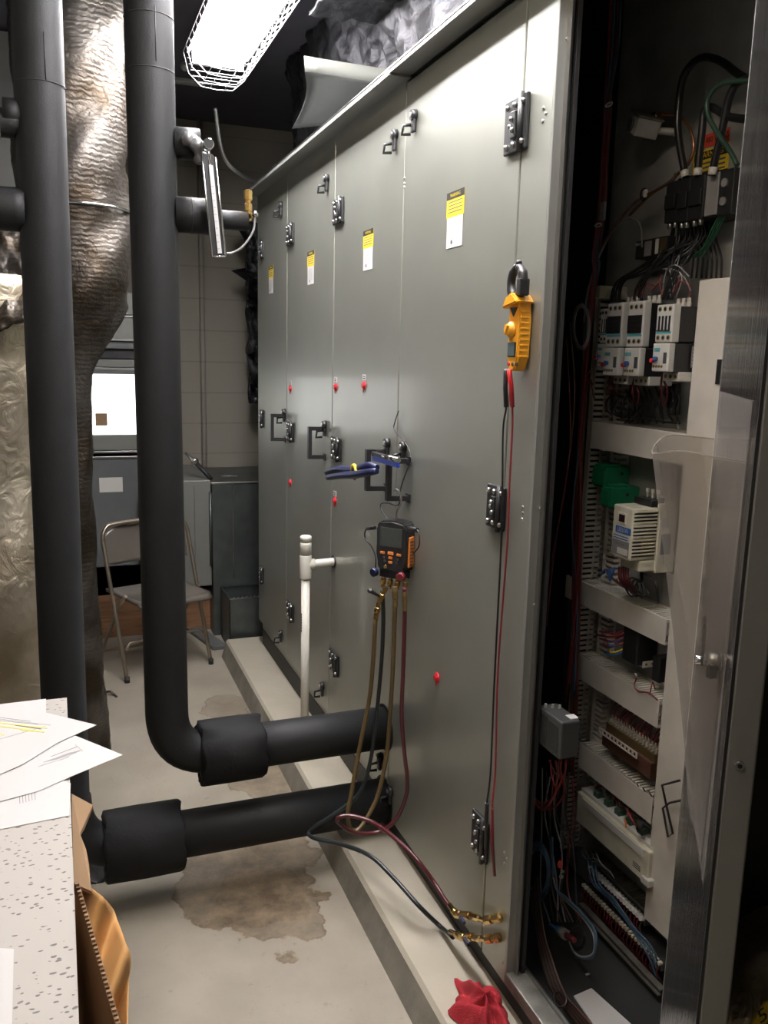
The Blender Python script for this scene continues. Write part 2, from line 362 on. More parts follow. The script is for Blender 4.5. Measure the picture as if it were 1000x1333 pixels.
# ------------------------------------------------------------------ the setting
FL = 0.0; CT = .10
m = MB(); m.box((-2.0, -3.0, -.1), (3.0, 6.2, 0), 'floor'); struct(m, 'floor')
m = MB(); m.box((-2.0, -3.0, 3.15), (3.0, 6.2, 3.25), 'ceil'); struct(m, 'ceiling')
m = MB(); m.box((-2.0, 5.8, 0), (3.0, 5.95, 3.15), 'block'); struct(m, 'wall_back')
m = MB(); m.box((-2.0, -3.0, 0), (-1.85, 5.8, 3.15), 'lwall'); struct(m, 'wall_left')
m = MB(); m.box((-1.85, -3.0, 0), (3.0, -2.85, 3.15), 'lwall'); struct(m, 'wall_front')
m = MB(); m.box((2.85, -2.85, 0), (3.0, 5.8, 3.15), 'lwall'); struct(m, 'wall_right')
# concrete pad under the cabinet
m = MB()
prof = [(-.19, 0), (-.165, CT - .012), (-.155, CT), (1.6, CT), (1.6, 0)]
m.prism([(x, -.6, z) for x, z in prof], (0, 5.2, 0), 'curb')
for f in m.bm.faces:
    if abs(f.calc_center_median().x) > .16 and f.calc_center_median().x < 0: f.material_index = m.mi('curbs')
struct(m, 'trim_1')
# wall conduit at the back
a = PY(265, 500, 5.76)
m = MB(); m.tube([(a.x, 5.77, 0), (a.x, 5.77, 3.15)], .017, 'block', 12)
tag(m.build('wall_conduit'), 'thin painted vertical conduit running up the beige block wall', 'conduit')
# ------------------------------------------------------------------ main cabinet
S = [1.755, 2.453, 3.143, 3.859, 4.484]
ZT = 2.50
cab = thing('equipment_cabinet', 'tall grey steel equipment cabinet with closed access doors and one open control section', 'cabinet', (.7, 2.7, CT))
m = MB()
m.box((.022, 2.44, .19), (1.4, 4.484, ZT + .02), 'frame')            # closed sections
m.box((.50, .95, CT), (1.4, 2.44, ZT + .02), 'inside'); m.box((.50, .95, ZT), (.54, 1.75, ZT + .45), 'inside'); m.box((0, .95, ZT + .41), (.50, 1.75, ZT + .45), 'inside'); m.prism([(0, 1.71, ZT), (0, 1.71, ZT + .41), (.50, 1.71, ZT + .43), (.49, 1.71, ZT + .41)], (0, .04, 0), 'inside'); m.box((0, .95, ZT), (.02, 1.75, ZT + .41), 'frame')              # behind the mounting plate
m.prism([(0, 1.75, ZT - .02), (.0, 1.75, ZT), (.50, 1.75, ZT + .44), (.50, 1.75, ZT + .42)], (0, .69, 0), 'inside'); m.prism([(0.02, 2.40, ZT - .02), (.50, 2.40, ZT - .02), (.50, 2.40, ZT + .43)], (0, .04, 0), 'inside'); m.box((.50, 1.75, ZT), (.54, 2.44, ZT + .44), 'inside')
m.box((.0, .95, CT), (.50, 1.0, ZT - .04), 'inside')  # near end wall; its shadow is put into the dark steel colour
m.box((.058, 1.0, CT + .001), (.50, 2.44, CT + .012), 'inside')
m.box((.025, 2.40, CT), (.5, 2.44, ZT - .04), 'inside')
m.box((0, 1.0, .2), (.02, 1.075, ZT - .04), 'frame')
m.build('casing', cab)
m = MB()
m.box((0, 1.628, .165), (.02, 1.752, ZT - .008), 'door', .003)
m.box((.0, 1.622, .19), (.040, 1.630, ZT), 'frame', .002)
m.box((.036, 1.608, .20), (.045, 1.624, ZT), 'rail')
m.box((.020, 1.606, .20), (.024, 1.622, ZT), 'steel')
for z in (PX(728, 55, .015).z, PX(712, 665, .015).z, 1.15):          # screws on the return
    m.cyl((.02, 1.623, z), (.02, 1.618, z), .004, 'steel', 8)
for (x, y) in ((708, 141), (711, 148), (707, 158), (681, 660), (681, 668), (680, 676), (657, 1110), (660, 1118), (657, 1124), (654, 1253)):
    p = PX(x, y, 0); m.sphere((p.x - .001, p.y, p.z), .0042, 'steel', (.5, 1, 1), 8, 6)
m.build('corner_post', cab)
m = MB()
m.box((0, 1.0, .165), (.05, 1.63, .20), 'sill', .003); m.box((.05, 1.0, .175), (.056, 1.63, .208), 'steel', .001); m.box((.0565, 1.0, CT + .002), (.06, 1.6, .19), 'rail')
m.build('sill', cab)
m = MB()
m.box((.02, .95, CT), (.056, 4.48, .19), 'rail')
m.box((.035, 2.45, .15), (1.38, 4.48, .24), 'rail')
m.build('base_rail', cab)
m = MB()
jt = (1.0, 2.44, 4.484)
for (ya, yb, dz) in ((1.0, 2.46, .002), (2.46, 4.484, -.002)):
    m.box((-.062, ya, ZT - .006 + dz), (.03, yb, ZT - .001 + dz), 'frame'); m.box((-.066, ya, ZT - .010 + dz), (-.061, yb, ZT + .006 + dz), 'frame', .001)
m.box((-.067, 2.42, ZT - .012), (.03, 2.46, ZT + .009), 'frame'); m.box((-.068, 1.0, ZT + .004), (.03, 4.484, ZT + .007), 'steel')
m.build('top_fascia', cab)
def hinge(d, x, y, w=.115, h=.088, both=False):
    p = PX(x, y, -.001); m = MB()
    m.box((-.010, p.y - w / 2, p.z - h / 2), (-.001, p.y + w / 2, p.z + h / 2), 'black', .003)
    m.cyl((-.013, p.y - w * .30, p.z - h / 2 - .003), (-.013, p.y - w * .30, p.z + h / 2 + .003), .0065, 'black', 12); m.box((-.016, p.y - w * .1, p.z - h * .25), (-.009, p.y + w * .12, p.z + h * .25), 'black', .002)
    for sy in (-.36, .02, .34):
        for sz in (-.36, .36):
            m.sphere((-.012, p.y + w * sy, p.z + h * sz), .0062, 'steel', (.9, 1, 1), 8, 6)
    m.sphere((-.018, p.y + w * .05, p.z + .012), .006, 'steel', (.8, 1, 1), 8, 6); m.sphere((-.018, p.y - w * .02, p.z - .012), .006, 'steel', (.8, 1, 1), 8, 6); m.sphere((-.012, p.y + w * .2, p.z), .006, 'steel', (.8, 1, 1), 8, 6)
    m.build('hinge', d)
def latch(d, x, y):
    p = PX(x, y, -.001); m = MB()
    m.cyl((-.001, p.y, p.z + .016), (-.016, p.y, p.z + .016), .017, 'black', 16, .014)
    m.cyl((-.016, p.y, p.z + .016), (-.019, p.y, p.z + .016), .007, 'steel', 8)
    m.box((-.012, p.y - .010, p.z - .03), (-.002, p.y + .012, p.z + .012), 'black', .003)
    m.tube([(-.012, p.y + .010, p.z - .008), (-.034, p.y + .013, p.z - .012), (-.036, p.y + .013, p.z - .036), (-.012, p.y + .008, p.z - .034)], .005, 'black', 6)
    m.build('quarter_turn_latch', d)
def handle(d, xm, yt, yb, grip=.055):
    a = PX(xm, yt, -.001); b = PX(xm, yb, -.001); m = MB()
    for q in (a, b):
        bar(m, (-.001, a.y, q.z), (-grip, a.y + .012, q.z), .020, .015, 'black'); m.box((-.004, a.y - .018, q.z - .014), (-.0005, a.y + .018, q.z + .014), 'black', .002)
    bar(m, (-grip, a.y + .012, a.z + .0075), (-grip, a.y + .012, b.z - .0075), .020, .014, 'black', (1, 0, 0))
    m.build('pull_handle', d)
def warn(d, x, y0, y1, w=.055):
    a = PX(x, y0, 0); b = PX(x, y1, 0); m = MB(); zt, zb = a.z, b.z; H = zt - zb; y = a.y; h = w / 2
    m.box((-.0012, y - h, zt - H * .45), (-.0006, y + h, zt), 'labely'); m.box((-.0016, y - h, zt - H * .13), (-.0012, y + h, zt), 'labelk')
    m.box((-.0012, y - h * .9, zb), (-.0006, y + h * .9, zt - H * .455), 'white')
    text(m, 'WARNING', (-.0018, y, zt - H * .068), RY, UZ, H * .09, 'labely')
    for k in range(4): m.box((-.0015, y - h * .8 + .002 * (k % 2), zt - H * (.19 + k * .06)), (-.0012, y + h * .8, zt - H * (.172 + k * .06)), 'ink')
    for k in range(12): m.box((-.0015, y - h * .75 + random.random() * .012, zb + H * (.13 + k * .032)), (-.0012, y + h * .75 - random.random() * .006, zb + H * (.141 + k * .032)), 'inkl')
    m.sphere((-.0012, y + .016, zb + .014), .006, 'ink', (.1, 1, 1)); m.build('warning_label', d)
def redcap(d, x, y, tagged=True):
    p = PX(x, y, -.001); m = MB(); m.rcyl((0, p.y, p.z), (-.009, p.y, p.z), [(0, .016), (.3, .015), (.4, .010), (1, .008)], 'red', 12); m.prism([(-.002, p.y - .01, p.z), (-.002, p.y + .01, p.z), (-.002, p.y, p.z - .024)], (-.003, 0, 0), 'red'); m.build('red_plug', d)
    if tagged:
        m = MB(); m.box((-.0016, p.y - .018, p.z + .018), (-.0006, p.y + .018, p.z + .038), 'white'); m.box((-.002, p.y - .012, p.z + .023), (-.0016, p.y + .012, p.z + .026), 'ink'); m.box((-.002, p.y - .012, p.z + .030), (-.0016, p.y + .010, p.z + .033), 'ink'); m.build('plug_tag', d)
doors = []
for i in range(4):
    zb = .17 if i == 0 else .245
    m = MB(); m.box((0, S[i] + .003, zb), (.021, S[i + 1] - .003, ZT - .005), 'door', .003)
    if i == 1:
        pass
    doors.append(m.build('access_door', cab))
A, B, C_, D_ = doors
hinge(A, 675, 163, .10, .115); hinge(A, 648, 660, .085, .105); hinge(A, 627, 1088, .085, .115)
hinge(B, 442, 275); hinge(B, 439, 584); hinge(B, 436, 862)
hinge(C_, 379, 305); hinge(C_, 379, 562); hinge(C_, 379, 795)
hinge(D_, 342, 325, .06); hinge(D_, 342, 545, .06); hinge(D_, 342, 748, .06)
latch(A, 541, 158); latch(B, 516, 183); latch(C_, 427, 238); latch(D_, 367, 272); latch(B, 506, 583); latch(C_, 424, 558); latch(D_, 371, 541)
latch(A, 527, 588); latch(C_, 421, 897); latch(D_, 367, 828); latch(B, 496, 991); latch(A, 510, 1035)
handle(A, 533, 600, 649, .062); handle(B, 504, 588, 636, .062); handle(C_, 423, 558, 595, .06); handle(D_, 371, 541, 572, .06)
warn(A, 594, 248, 321, .105); warn(B, 480, 299, 351, .10); warn(C_, 405, 327, 370, .10); warn(D_, 353, 346, 382, .09)
redcap(B, 474, 502); redcap(B, 437, 504); redcap(B, 436, 652); redcap(C_, 378, 506); redcap(C_, 378, 628, False); redcap(A, 569, 882, False)
m = MB()
for (x, y) in ((527, 232), (527, 239), (527, 244)):
    p = PX(x, y, 0); m.sphere((-.001, p.y, p.z), .0045, 'steel', (.6, 1, 1), 8, 6)
m.build('rivet', A)
# open control-section door (hinged at the near end of the opening)
hp = V((0.0, 1.075)); fe = V((-.255, .728)); dv = (fe - hp); Wd = dv.length; dv.normalize(); nv = V((dv.y, -dv.x))
if nv.x > 0: nv = -nv      # inner face normal (towards -x)
D3 = V((dv.x, dv.y, 0)); N3 = V((nv.x, nv.y, 0)); T = .036
H3 = V((0.0, 1.075, 0))
m = MB()
m.obox(V((0, 1.075, .20)) - N3 * T, D3 * Wd, N3 * (T - .003), (0, 0, ZT - .22), 'frame', .0025)
dr = m.build('open_door', cab)
m = MB(); m.obox(V((0, 1.075, .22)) - N3 * .0028 + D3 * .004, D3 * (Wd - .008), N3 * .0025, (0, 0, ZT - .26), 'liner'); m.build('foil_liner', dr)
m = MB()   # gasket along free edge
m.obox(V((0, 1.075, .21)) + D3 * (Wd - .004) - N3 * .003, D3 * .003, N3 * .0035, (0, 0, ZT - .24), 'rail'); m.build('gasket', dr)
def DP(t, z, off=0.): return H3 + D3 * t + N3 * off + V((0, 0, z))
def onDoor(x, y, off=0.):
    r = ray(x, y); o = H3 + N3 * off; t = (o - CAM).dot(N3) / r.dot(N3); return CAM + r * t
# latch mechanism on the inner face
p = onDoor(939, 862); tt = (p - H3).dot(D3); tt = min(tt, Wd - .03); zz = p.z
m = MB()
m.cyl(DP(tt, zz, 0), DP(tt, zz, .018), .011, 'steel', 12); m.cyl(DP(tt, zz, .018), DP(tt, zz, .032), .006, 'chrome', 8)
m.rcyl(DP(tt, zz, .012), DP(tt, zz, .022), [(0, .010), (1, .010)], 'chrome', 6)
m.obox(DP(tt - .012, zz - .005, .022), D3 * .02, N3 * .003, (0, 0, .05), 'chrome'); m.box(DP(tt, zz, .01) - V((.012, .012, .02)), DP(tt, zz, .01) + V((.0, .0, .0)), 'black', .003)
m.obox(DP(tt - .014, zz + .045, .022), D3 * .012, N3 * .003 , (0, 0, .012), 'chrome')
m.build('cam_latch', dr)
m = MB()
for (x, y) in ((963, 996),):
    r = ray(x, y); o = DP(Wd, 0); t = (o - CAM).dot(D3) / r.dot(D3); q = CAM + r * t
    m.cyl(q, q + D3 * .003, .0055, 'steel', 12); m.cyl(q + D3 * .003, q + D3 * .004, .003, 'black', 6)
m.build('edge_screw', dr)
# clear document pocket: bulging cone sheet open at the top
def pock(u, v):
    # u across (0 hinge side ..1 free side), v 0 top .. 1 bottom
    z = 1.585 + (1.05 - 1.585) * v
    bulge = .095 * (1 - v) ** 1.1 + .003
    s = math.sin(math.pi * min(1, u * 1.0)) ** .6 if 0 < u < 1 else 0
    t = .02 + (Wd - .07) * (1 - .1 * v) * u
    return DP(t, z + .008 * math.sin(u * 9), .003 + bulge * s)
m = MB(); m.grid(pock, 22, 22, 'vinyl', True)
m.grid(lambda u, v: DP(.02 + (Wd - .07) * u, 1.66 + (1.04 - 1.66) * v, .0015), 2, 2, 'vinyl')
pts = [pock(i / 22, 0) for i in range(23)]; m.tube(pts, .0012, 'vinyl', 6)
m.build('clear_document_pocket', dr)
# mounting plate
m = MB(); yl = PX(800, 200, .48).y
m.box((.478, 1.0, CT + .02), (.498, 1.74, ZT + .40), 'plate', .002); m.box((.478, 1.74, CT + .02), (.498, yl, ZT + .40), 'plate', .002); m.build('mounting_plate', cab)
m = MB()
a = PX(905, 205, .476); zt = PX(925, 180, .476).z
y0 = PX(902, 210, .476).y; y1 = PX(948, 210, .476).y; z1 = PX(902, 200, .476).z; z0 = PX(902, 231, .476).z
m.box((.4765, y1, z0), (.4775, y0, z1), 'labely'); m.box((.476, y1, z0 - .004), (.4768, y0, z0), 'labelk'); m.box((.4755, y1 + .006, z1 - .022), (.4768, y0 - .006, z1 - .004), 'labelk')
m.box((.4765, y1 + .004, z1 + .004), (.4775, y0 - .035, z1 + .034), 'labelr')
text(m, 'WARNING', (.4752, (y0 + y1) / 2, z1 - .013), RY, UZ, .018, 'labely'); text(m, '480 VOLTS', (.4758, (y0 + y1) / 2 - .018, z1 + .019), RY, UZ, .020, 'labelk', wfac=.8)
for k in range(4): m.box((.4758, y1 + .010, z1 - .033 - k * .010), (.4766, y0 - .010, z1 - .029 - k * .010), 'ink')
m.build('voltage_sign', cab)
# ------------------------------------------------------------------ wire ducts
def span(x0, y0, x1, y1, X): a = PX(x0, y0, X); b = PX(x1, y1, X); return a, b
XF = .40; XB = .478
def hduct(tl, bl, xr, yr, label):
    a = PX(*tl, XF); b = PX(*bl, XF); c = PX(xr, yr, XF)
    zt = a.z; zb = b.z; y1 = a.y; y0 = c.y; m = MB()
    m.box((XF - .002, y0, zb), (XF, y1, zt), 'duct', .0015)
    m.box((XF, y0, zt - .009), (XF + .008, y1, zt - .001), 'duct'); m.box((XF, y0, zb + .001), (XF + .008, y1, zb + .009), 'duct')
    n = int((y1 - y0) / .013)
    for k in range(n):
        y = y0 + (k + .5) * (y1 - y0) / n
        m.box((XF + .001, y - .004, zt - .004), (XB - .01, y + .004, zt - .001), 'duct')
        m.box((XF + .001, y - .004, zb + .001), (XB - .01, y + .004, zb + .004), 'duct')
    m.box((XB - .016, y0, zb + .001), (XB - .001, y1, zt - .001), 'duct')
    o = m.build('wire_duct'); tag(o, label, 'wire duct', 'slotted white wire ducts'); return (y0, y1, zb, zt)
YD = PX(925, 500, XF).y
d1 = hduct((771, 548), (770, 583), 893, 575, 'horizontal white wire duct directly under the contactors')
d2 = hduct((738, 748), (737, 777), 869, 810, 'horizontal white wire duct directly under the cream motor drive')
d3 = hduct((752, 850), (749, 880), 859, 920, 'horizontal white wire duct just above the red-wired terminal board')
d4 = hduct((755, 966), (752, 996), 850, 1050, 'horizontal white wire duct just above the long beige controller')
# right vertical duct (cover on)
a = PX(911, 365, XF); b = PX(845, 1200, XF); y1 = (PX(908, 370, XF).y + PX(842, 1190, XF).y) / 2; y0 = PX(936, 500, XF).y - .01
m = MB(); m.box((XF - .002, y0, b.z), (XF + .004, y1, a.z), 'duct', .002); m.box((XF + .004, y1 - .004, b.z), (XB - .001, y1 - .001, a.z), 'duct'); m.box((XF + .004, y0, b.z), (XB - .001, y0 + .004, a.z), 'duct')
m.box((XF + .004, y0 + .003, a.z - .002), (XB - .001, y1 - .003, a.z - .001), 'duct')
q = PX(918, 485, XF); m.box((XF - .004, y0 + .004, q.z - .025), (XF - .002, y0 + .018, q.z + .03), 'black')
tag(m.build('wire_duct'), 'tall vertical white wire duct with smooth cover beside the open door', 'wire duct', 'slotted white wire ducts')
YR = y1
# left vertical slotted duct
a = PX(779, 385, XF); yl2 = PX(762, 640, XF).y; zb = PX(745, 1120, XF).z; m = MB()
W_ = .05; n = int((a.z - zb) / .0155)
m.box((XF, yl2 - .004, zb), (XF + .006, yl2, a.z), 'duct'); m.box((XB - .02, yl2 - .004, zb), (XB - .001, yl2 - .001, a.z), 'duct'); m.box((XF + .038, yl2 - .004, zb), (XF + .043, yl2 - .001, a.z), 'duct')
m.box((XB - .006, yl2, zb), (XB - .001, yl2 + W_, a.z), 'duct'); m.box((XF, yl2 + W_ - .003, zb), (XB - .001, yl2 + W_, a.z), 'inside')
m.box((XF, yl2 + .0, zb), (XF + .003, yl2 + .012, a.z), 'duct')
for k in range(n):
    z = zb + (k + .5) * (a.z - zb) / n
    m.box((XF, yl2 - .004, z - .0045), (XB - .001, yl2 - .001, z + .0045), 'duct')
tag(m.build('wire_duct'), 'tall vertical slotted wire duct at the far left of the panel', 'wire duct', 'slotted white wire ducts')
# second slotted column seen behind it
yq = PX(793, 700, XB - .01).y; m = MB()
m.box((XB - .026, yq - .012, zb + .1), (XB - .022, yq, a.z - .1), 'duct')
for k in range(n - 12):
    z = zb + .1 + (k + .5) * (a.z - zb - .2) / (n - 12); m.box((XB - .026, yq - .05, z - .004), (XB - .002, yq - .012, z + .004), 'duct')
m.box((XB - .006, yq - .05, zb + .1), (XB - .001, yq, a.z - .1), 'duct')
tag(m.build('wire_duct'), 'narrow slotted wire duct lying right of the tall left duct, behind the devices', 'wire duct', 'slotted white wire ducts')
# ------------------------------------------------------------------ contactors
def contactor(xl, xr, yt, ym, yb, X, label, wide=False, nmask=None, cover=False):
    a = PX(xl, yt, X); b = PX(xr, yt, X); z1 = a.z; zm = PX((xl + xr) / 2, ym, X).z; zb = PX((xl + xr) / 2, yb, X).z
    yL, yR = a.y, b.y; w = yL - yR; t = thing('contactor', label, 'contactor', (XB - .001, (yL + yR) / 2, zb), 'contactors with overload relays')
    m = MB(); m.box((X + .018, yR, zm + .002), (XB - .001, yL, z1 - .004), 'black', .003); m.build('housing', t)
    m = MB(); m.box((X, yR, zm + .001), (X + .022, yL, z1), 'offw', .003)
    zs = z1 - zm
    for k in range(3):
        yy = yL - w * (.2 + .3 * k)
        for zz in (z1 - zs * .12, zm + zs * .13):
            m.cyl((X + .004, yy, zz), (X - .001, yy, zz), w * .095, 'brassd', 10)
            m.cyl((X, yy, zz), (X - .0015, yy, zz), w * .055, 'labelk', 8)
    f = m.build('front_cover', t)
    m = MB(); m.box((X - .003, yR + w * (.10 if cover else .14), zm + zs * .31), (X + .002, yL - w * .06, zm + zs * .70), 'black', .001)
    if not cover:
        for k in range(4): m.box((X - .0045, yR + w * (.2 + .2 * k), zm + zs * .33), (X - .003, yR + w * (.25 + .2 * k), zm + zs * .70), 'offw')
    else:
        for k in range(3): m.box((X - .0042, yR + w * .12, zm + zs * (.38 + .1 * k)), (X - .003, yL - w * .08, zm + zs * (.385 + .1 * k)), 'greybox')
    m.build('terminal_window', f)
    m = MB(); m.box((X - .0008, yR + w * .06, zm + zs * .235), (X + .001, yL - w * .06, zm + zs * .29), 'teal'); m.build('teal_label', f)
    m = MB(); m.box((X + .012, yR + .002, zb), (XB - .001, yL - .001, zm - .001), 'black', .003); m.box((X - .004, yR, zb), (X + .014, yL - .001, zm - .001), 'offw', .003)
    zo = zm - zb
    m.box((X - .005, yR + w * .55, zb + zo * .70), (X - .004, yL - w * .12, zb + zo * .82), 'teal'); m.box((X - .005, yR + w * .12, zb + zo * .28), (X - .0035, yR + w * .30, zb + zo * .66), 'greybox')
    for k in range(4): m.cyl((X - .004, yL - w * (.16 + .16 * k), zb + zo * .18), (X - .0055, yL - w * (.16 + .16 * k), zb + zo * .18), w * .055, 'brassd', 8)
    r = m.build('overload_relay', t)
    for (c, dy) in (('red', .10), ('blue', .30)):
        m = MB(); m.cyl((X - .004, yL - w * dy, zb + zo * (.38 if c == 'red' else .44)), (X - .012, yL - w * dy, zb + zo * (.38 if c == 'red' else .44)), w * .085, c, 10); m.build(c + '_button', r)
    m = MB()
    for k in range(3): m.rcyl((X + .05, yL - w * (.2 + .3 * k), z1 - .005), (X + .05, yL - w * (.2 + .3 * k), z1 + .016), [(0, .006), (.5, .006), (.55, .0045), (1, .0045)], 'whitew', 8)
    m.build('wire_terminals', t)
    m = MB(); m.box((X + .03, yR + .001, zb - .022), (X + .10, yL - .001, zb + .0), 'offw', .002)
    for k in range(3): m.cyl((X + .03, yL - w * (.2 + .3 * k), zb - .011), (X + .029, yL - w * (.2 + .3 * k), zb - .011), w * .075, 'brassd', 8)
    m.build('terminal_foot', t)
    return yL, yR, zb, z1
XC = .335
c1 = contactor(783, 797, 402, 447, 478, XC + .02, 'leftmost white contactor, half hidden behind the next one')
c2 = contactor(792, 812, 395, 452, 489, XC, 'second contactor from the left with a black square window', cover=True)
c3 = contactor(819, 840, 393, 452, 490, XC, 'middle contactor with a black square window and wide dark side', cover=True)
c4 = contactor(856, 878, 397, 446, 484, XC, 'rightmost contactor with striped window next to the tall white duct')
m = MB(); y = c4[1]; m.box((XB - .085, y - .0035, c4[2] + .01), (XB - .045, y - .002, c4[2] + .06), 'greyw'); 
for k in range(6): m.box((XB - .083, y - .0042, c4[2] + .014 + k * .008), (XB - .052, y - .0034, c4[2] + .018 + k * .008), 'inkl')
tag(m.build('rating_sticker'), 'pale grey rating sticker on the dark side of the rightmost contactor', 'sticker')
# ------------------------------------------------------------------ motor drive
Xd = .325
a = PX(799, 655, Xd); b = PX(825, 663, Xd); c = PX(795, 722, Xd); yL = (a.y + c.y) / 2; yR = b.y; zt = (a.z + b.z) / 2; zb = (c.z + PX(821, 731, Xd).z) / 2
t = thing('motor_drive', 'cream motor drive with ribbed side and blue badge on the panel', 'motor drive', (XB, (yL + yR) / 2, zb))
H = zt - zb; w = yL - yR
m = MB(); m.box((Xd, yR, zb), (Xd + .075, yL, zt), 'cream', .004)
for k in range(13):
    z = zt - H * (.10 + .068 * k)
    if k not in (3, 7): m.box((Xd + .004, yR - .0012, z - .0016), (Xd + .073, yR + .003, z + .0016), 'labelk')
    m.box((Xd + .004, yR - .003, z + .003), (Xd + .073, yR, z + .0065), 'cream')
m.box((Xd + .03, yR - .0012, zb + H * .12), (Xd + .073, yR - .0002, zb + H * .42), 'creamy')
m.build('housing', t)
m = MB(); m.box((Xd + .075, yR - .006, zb - .035), (XB - .022, yL + .002, zt + .01), 'cream', .003); m.box((Xd + .03, yR - .001, zb - .03), (Xd + .08, yL - .004, zb - .001), 'cream', .003)
m.box((XB - .022, yR - .016, zb - .04), (XB - .018, yL + .004, zt + .012), 'labelk'); m.box((Xd + .085, yR - .0066, zb + H * .62), (Xd + .105, yR - .006, zb + H * .8), 'inkl'); m.box((Xd + .085, yR - .0066, zb + H * .1), (Xd + .115, yR - .006, zb + H * .5), 'greyw'); m.build('base_housing', t)
m = MB(); m.box((XB - .018, yR - .020, zb - .04), (XB - .001, yL + .006, zt + .012), 'steel', .001); m.build('heat_sink', t)
m = MB(); m.box((Xd - .002, yR + w * .30, zt - H * .34), (Xd + .001, yR + w * .72, zt - H * .12), 'cream', .002); m.box((Xd - .003, yR + w * .36, zt - H * .30), (Xd - .001, yR + w * .64, zt - H * .16), 'dark_scr'); m.build('display', t)
m = MB(); m.box((Xd - .0015, yR + w * .04, zt - H * .52), (Xd, yR + w * .80, zt - H * .39), 'blue', .0006)
text(m, 'LEESON', (Xd - .002, yR + w * .42, zt - H * .455), RY, UZ, H * .12, 'white', wfac=.75)
for k in range(2): m.box((Xd - .001, yR + w * .16, zt - H * (.585 + .05 * k)), (Xd, yR + w * .88, zt - H * (.567 + .05 * k)), 'blue')
m.box((Xd - .001, yR + w * .08, zb + H * .05), (Xd, yR + w * .92, zb + H * .34), 'greyw'); m.box((Xd - .0014, yR + w * .12, zb + H * .08), (Xd, yR + w * .65, zb + H * .2), 'offw')
text(m, 'SPEEDMASTER', (Xd - .0014, yR + w * .52, zb + H * .27), RY, UZ, H * .05, 'ink', wfac=.9)
m.build('badge', t)
m = MB(); m.box((Xd + .055, yR + .004, zt + .001), (Xd + .095, yL - .006, zt + .018), 'black', .002)
for k in range(3): yy = yL - w * (.25 + .25 * k); m.rcyl((Xd + .085, yy, zt + .018), (Xd + .085, yy, zt + .04), [(0, .0025), (.5, .0025), (.55, .0045), (1, .0045)], 'whitew', 8)
m.build('terminal_block', t)
# green relay modules
def gmod(x0, y0, x1, y1, X, label):
    a = PX(x0, y0, X); b = PX(x1, y1, X); t = thing('relay_module', label, 'relay', (XB, (a.y + b.y) / 2, b.z), 'green relay modules'); m = MB()
    m.box((X, b.y, b.z), (XB - .002, a.y, a.z), 'green', .004); m.box((X + .01, b.y + .003, a.z), (XB - .03, a.y - .003, a.z + .006), 'green', .002); m.build('housing', t)
    m = MB(); m.box((X - .006, b.y + .003, b.z + .006), (X + .001, a.y - .004, a.z - .01), 'green', .002); m.build('relay_cover', t); m = MB(); m.cyl((X + .05, b.y, a.z - .02), (X + .05, b.y - .002, a.z - .02), .005, 'labelk', 10); m.build('screw_hole', t)
gmod(773, 604, 788, 636, .40, 'upper green relay module mounted behind the left slotted duct')
gmod(784, 632, 795, 662, .385, 'lower green relay module just left of the cream drive')
# black relays
def blackbox(name, x0, y0, x1, y1, X, label, c, extra=True):
    a = PX(x0, y0, X); b = PX(x1, y1, X); t = thing(name, label, c, (XB, (a.y + b.y) / 2, b.z)); m = MB()
    m.box((X, b.y, b.z), (XB - .002, a.y, a.z), 'black', .004); m.build('housing', t)
    m = MB(); m.box((X + .02, b.y - .002, b.z - .006), (XB - .004, a.y + .006, b.z + .012), 'offw', .002)
    for k in range(3): m.cyl((X + .03 + k * .02, b.y - .002, b.z + .004), (X + .03 + k * .02, b.y - .004, b.z + .004), .003, 'brass', 8)
    m.build('terminal_base', t); return t
blackbox('control_relay', 812, 815, 828, 868, .41, 'square black control relay standing between the second and third wire ducts', 'relay')
blackbox('control_relay', 850, 852, 857, 890, .42, 'small black relay tucked beside the vertical duct, right of the square relay', 'relay')
# power distribution block (top right)
def pblock(x0, y0, x1, y1, X, label):
    a = PX(x0, y0, X); b = PX(x1, y1, X); t = thing('power_block', label, 'power distribution block', (XB, (a.y + b.y) / 2, b.z), 'power distribution blocks'); m = MB()
    m.box((X, b.y, b.z), (XB - .001, a.y, a.z), 'black', .003); m.box((X - .006, b.y + .004, b.z + .03), (X, a.y - .004, a.z - .03), 'black', .002)
    m.box((X + .03, b.y + .002, a.z), (XB - .01, a.y - .002, a.z + .012), 'black', .002); m.build('housing', t)
    m = MB()
    for k in range(2): m.cyl((X + .01, b.y + (a.y - b.y) * (.3 + .4 * k), b.z + .002), (X + .01, b.y + (a.y - b.y) * (.3 + .4 * k), b.z - .012), .006, 'steel', 8)
    m.build('lugs', t); return a, b, t
pblock(868, 238, 880, 288, .40, 'leftmost black power block in the row of three'); pblock(884, 234, 895, 288, .395, 'middle black power block in the row of three'); a, b, t = pblock(899, 231, 914, 284, .39, 'rightmost black power block beside the blank grey plate')
a = PX(916, 228, .40); b = PX(952, 278, .40)
t = thing('disconnect_block', 'black block with a blank light grey plate and two round buttons', 'switch', (XB, (a.y + b.y) / 2, b.z)); m = MB()
m.box((.40, b.y, b.z), (XB - .001, a.y, a.z), 'black', .003); m.build('housing', t)
q = PX(939, 230, .40); m = MB(); m.box((.395, q.y, b.z + .004), (.40, a.y - .003, a.z - .002), 'greyw', .002); m.build('blank_plate', t)
yy = (q.y + b.y) / 2 + .004
for k in (0.3, .7): m = MB(); m.cyl((.40, yy, b.z + (a.z - b.z) * k), (.394, yy, b.z + (a.z - b.z) * k), .009, 'greyw', 14); m.build('round_button', t)
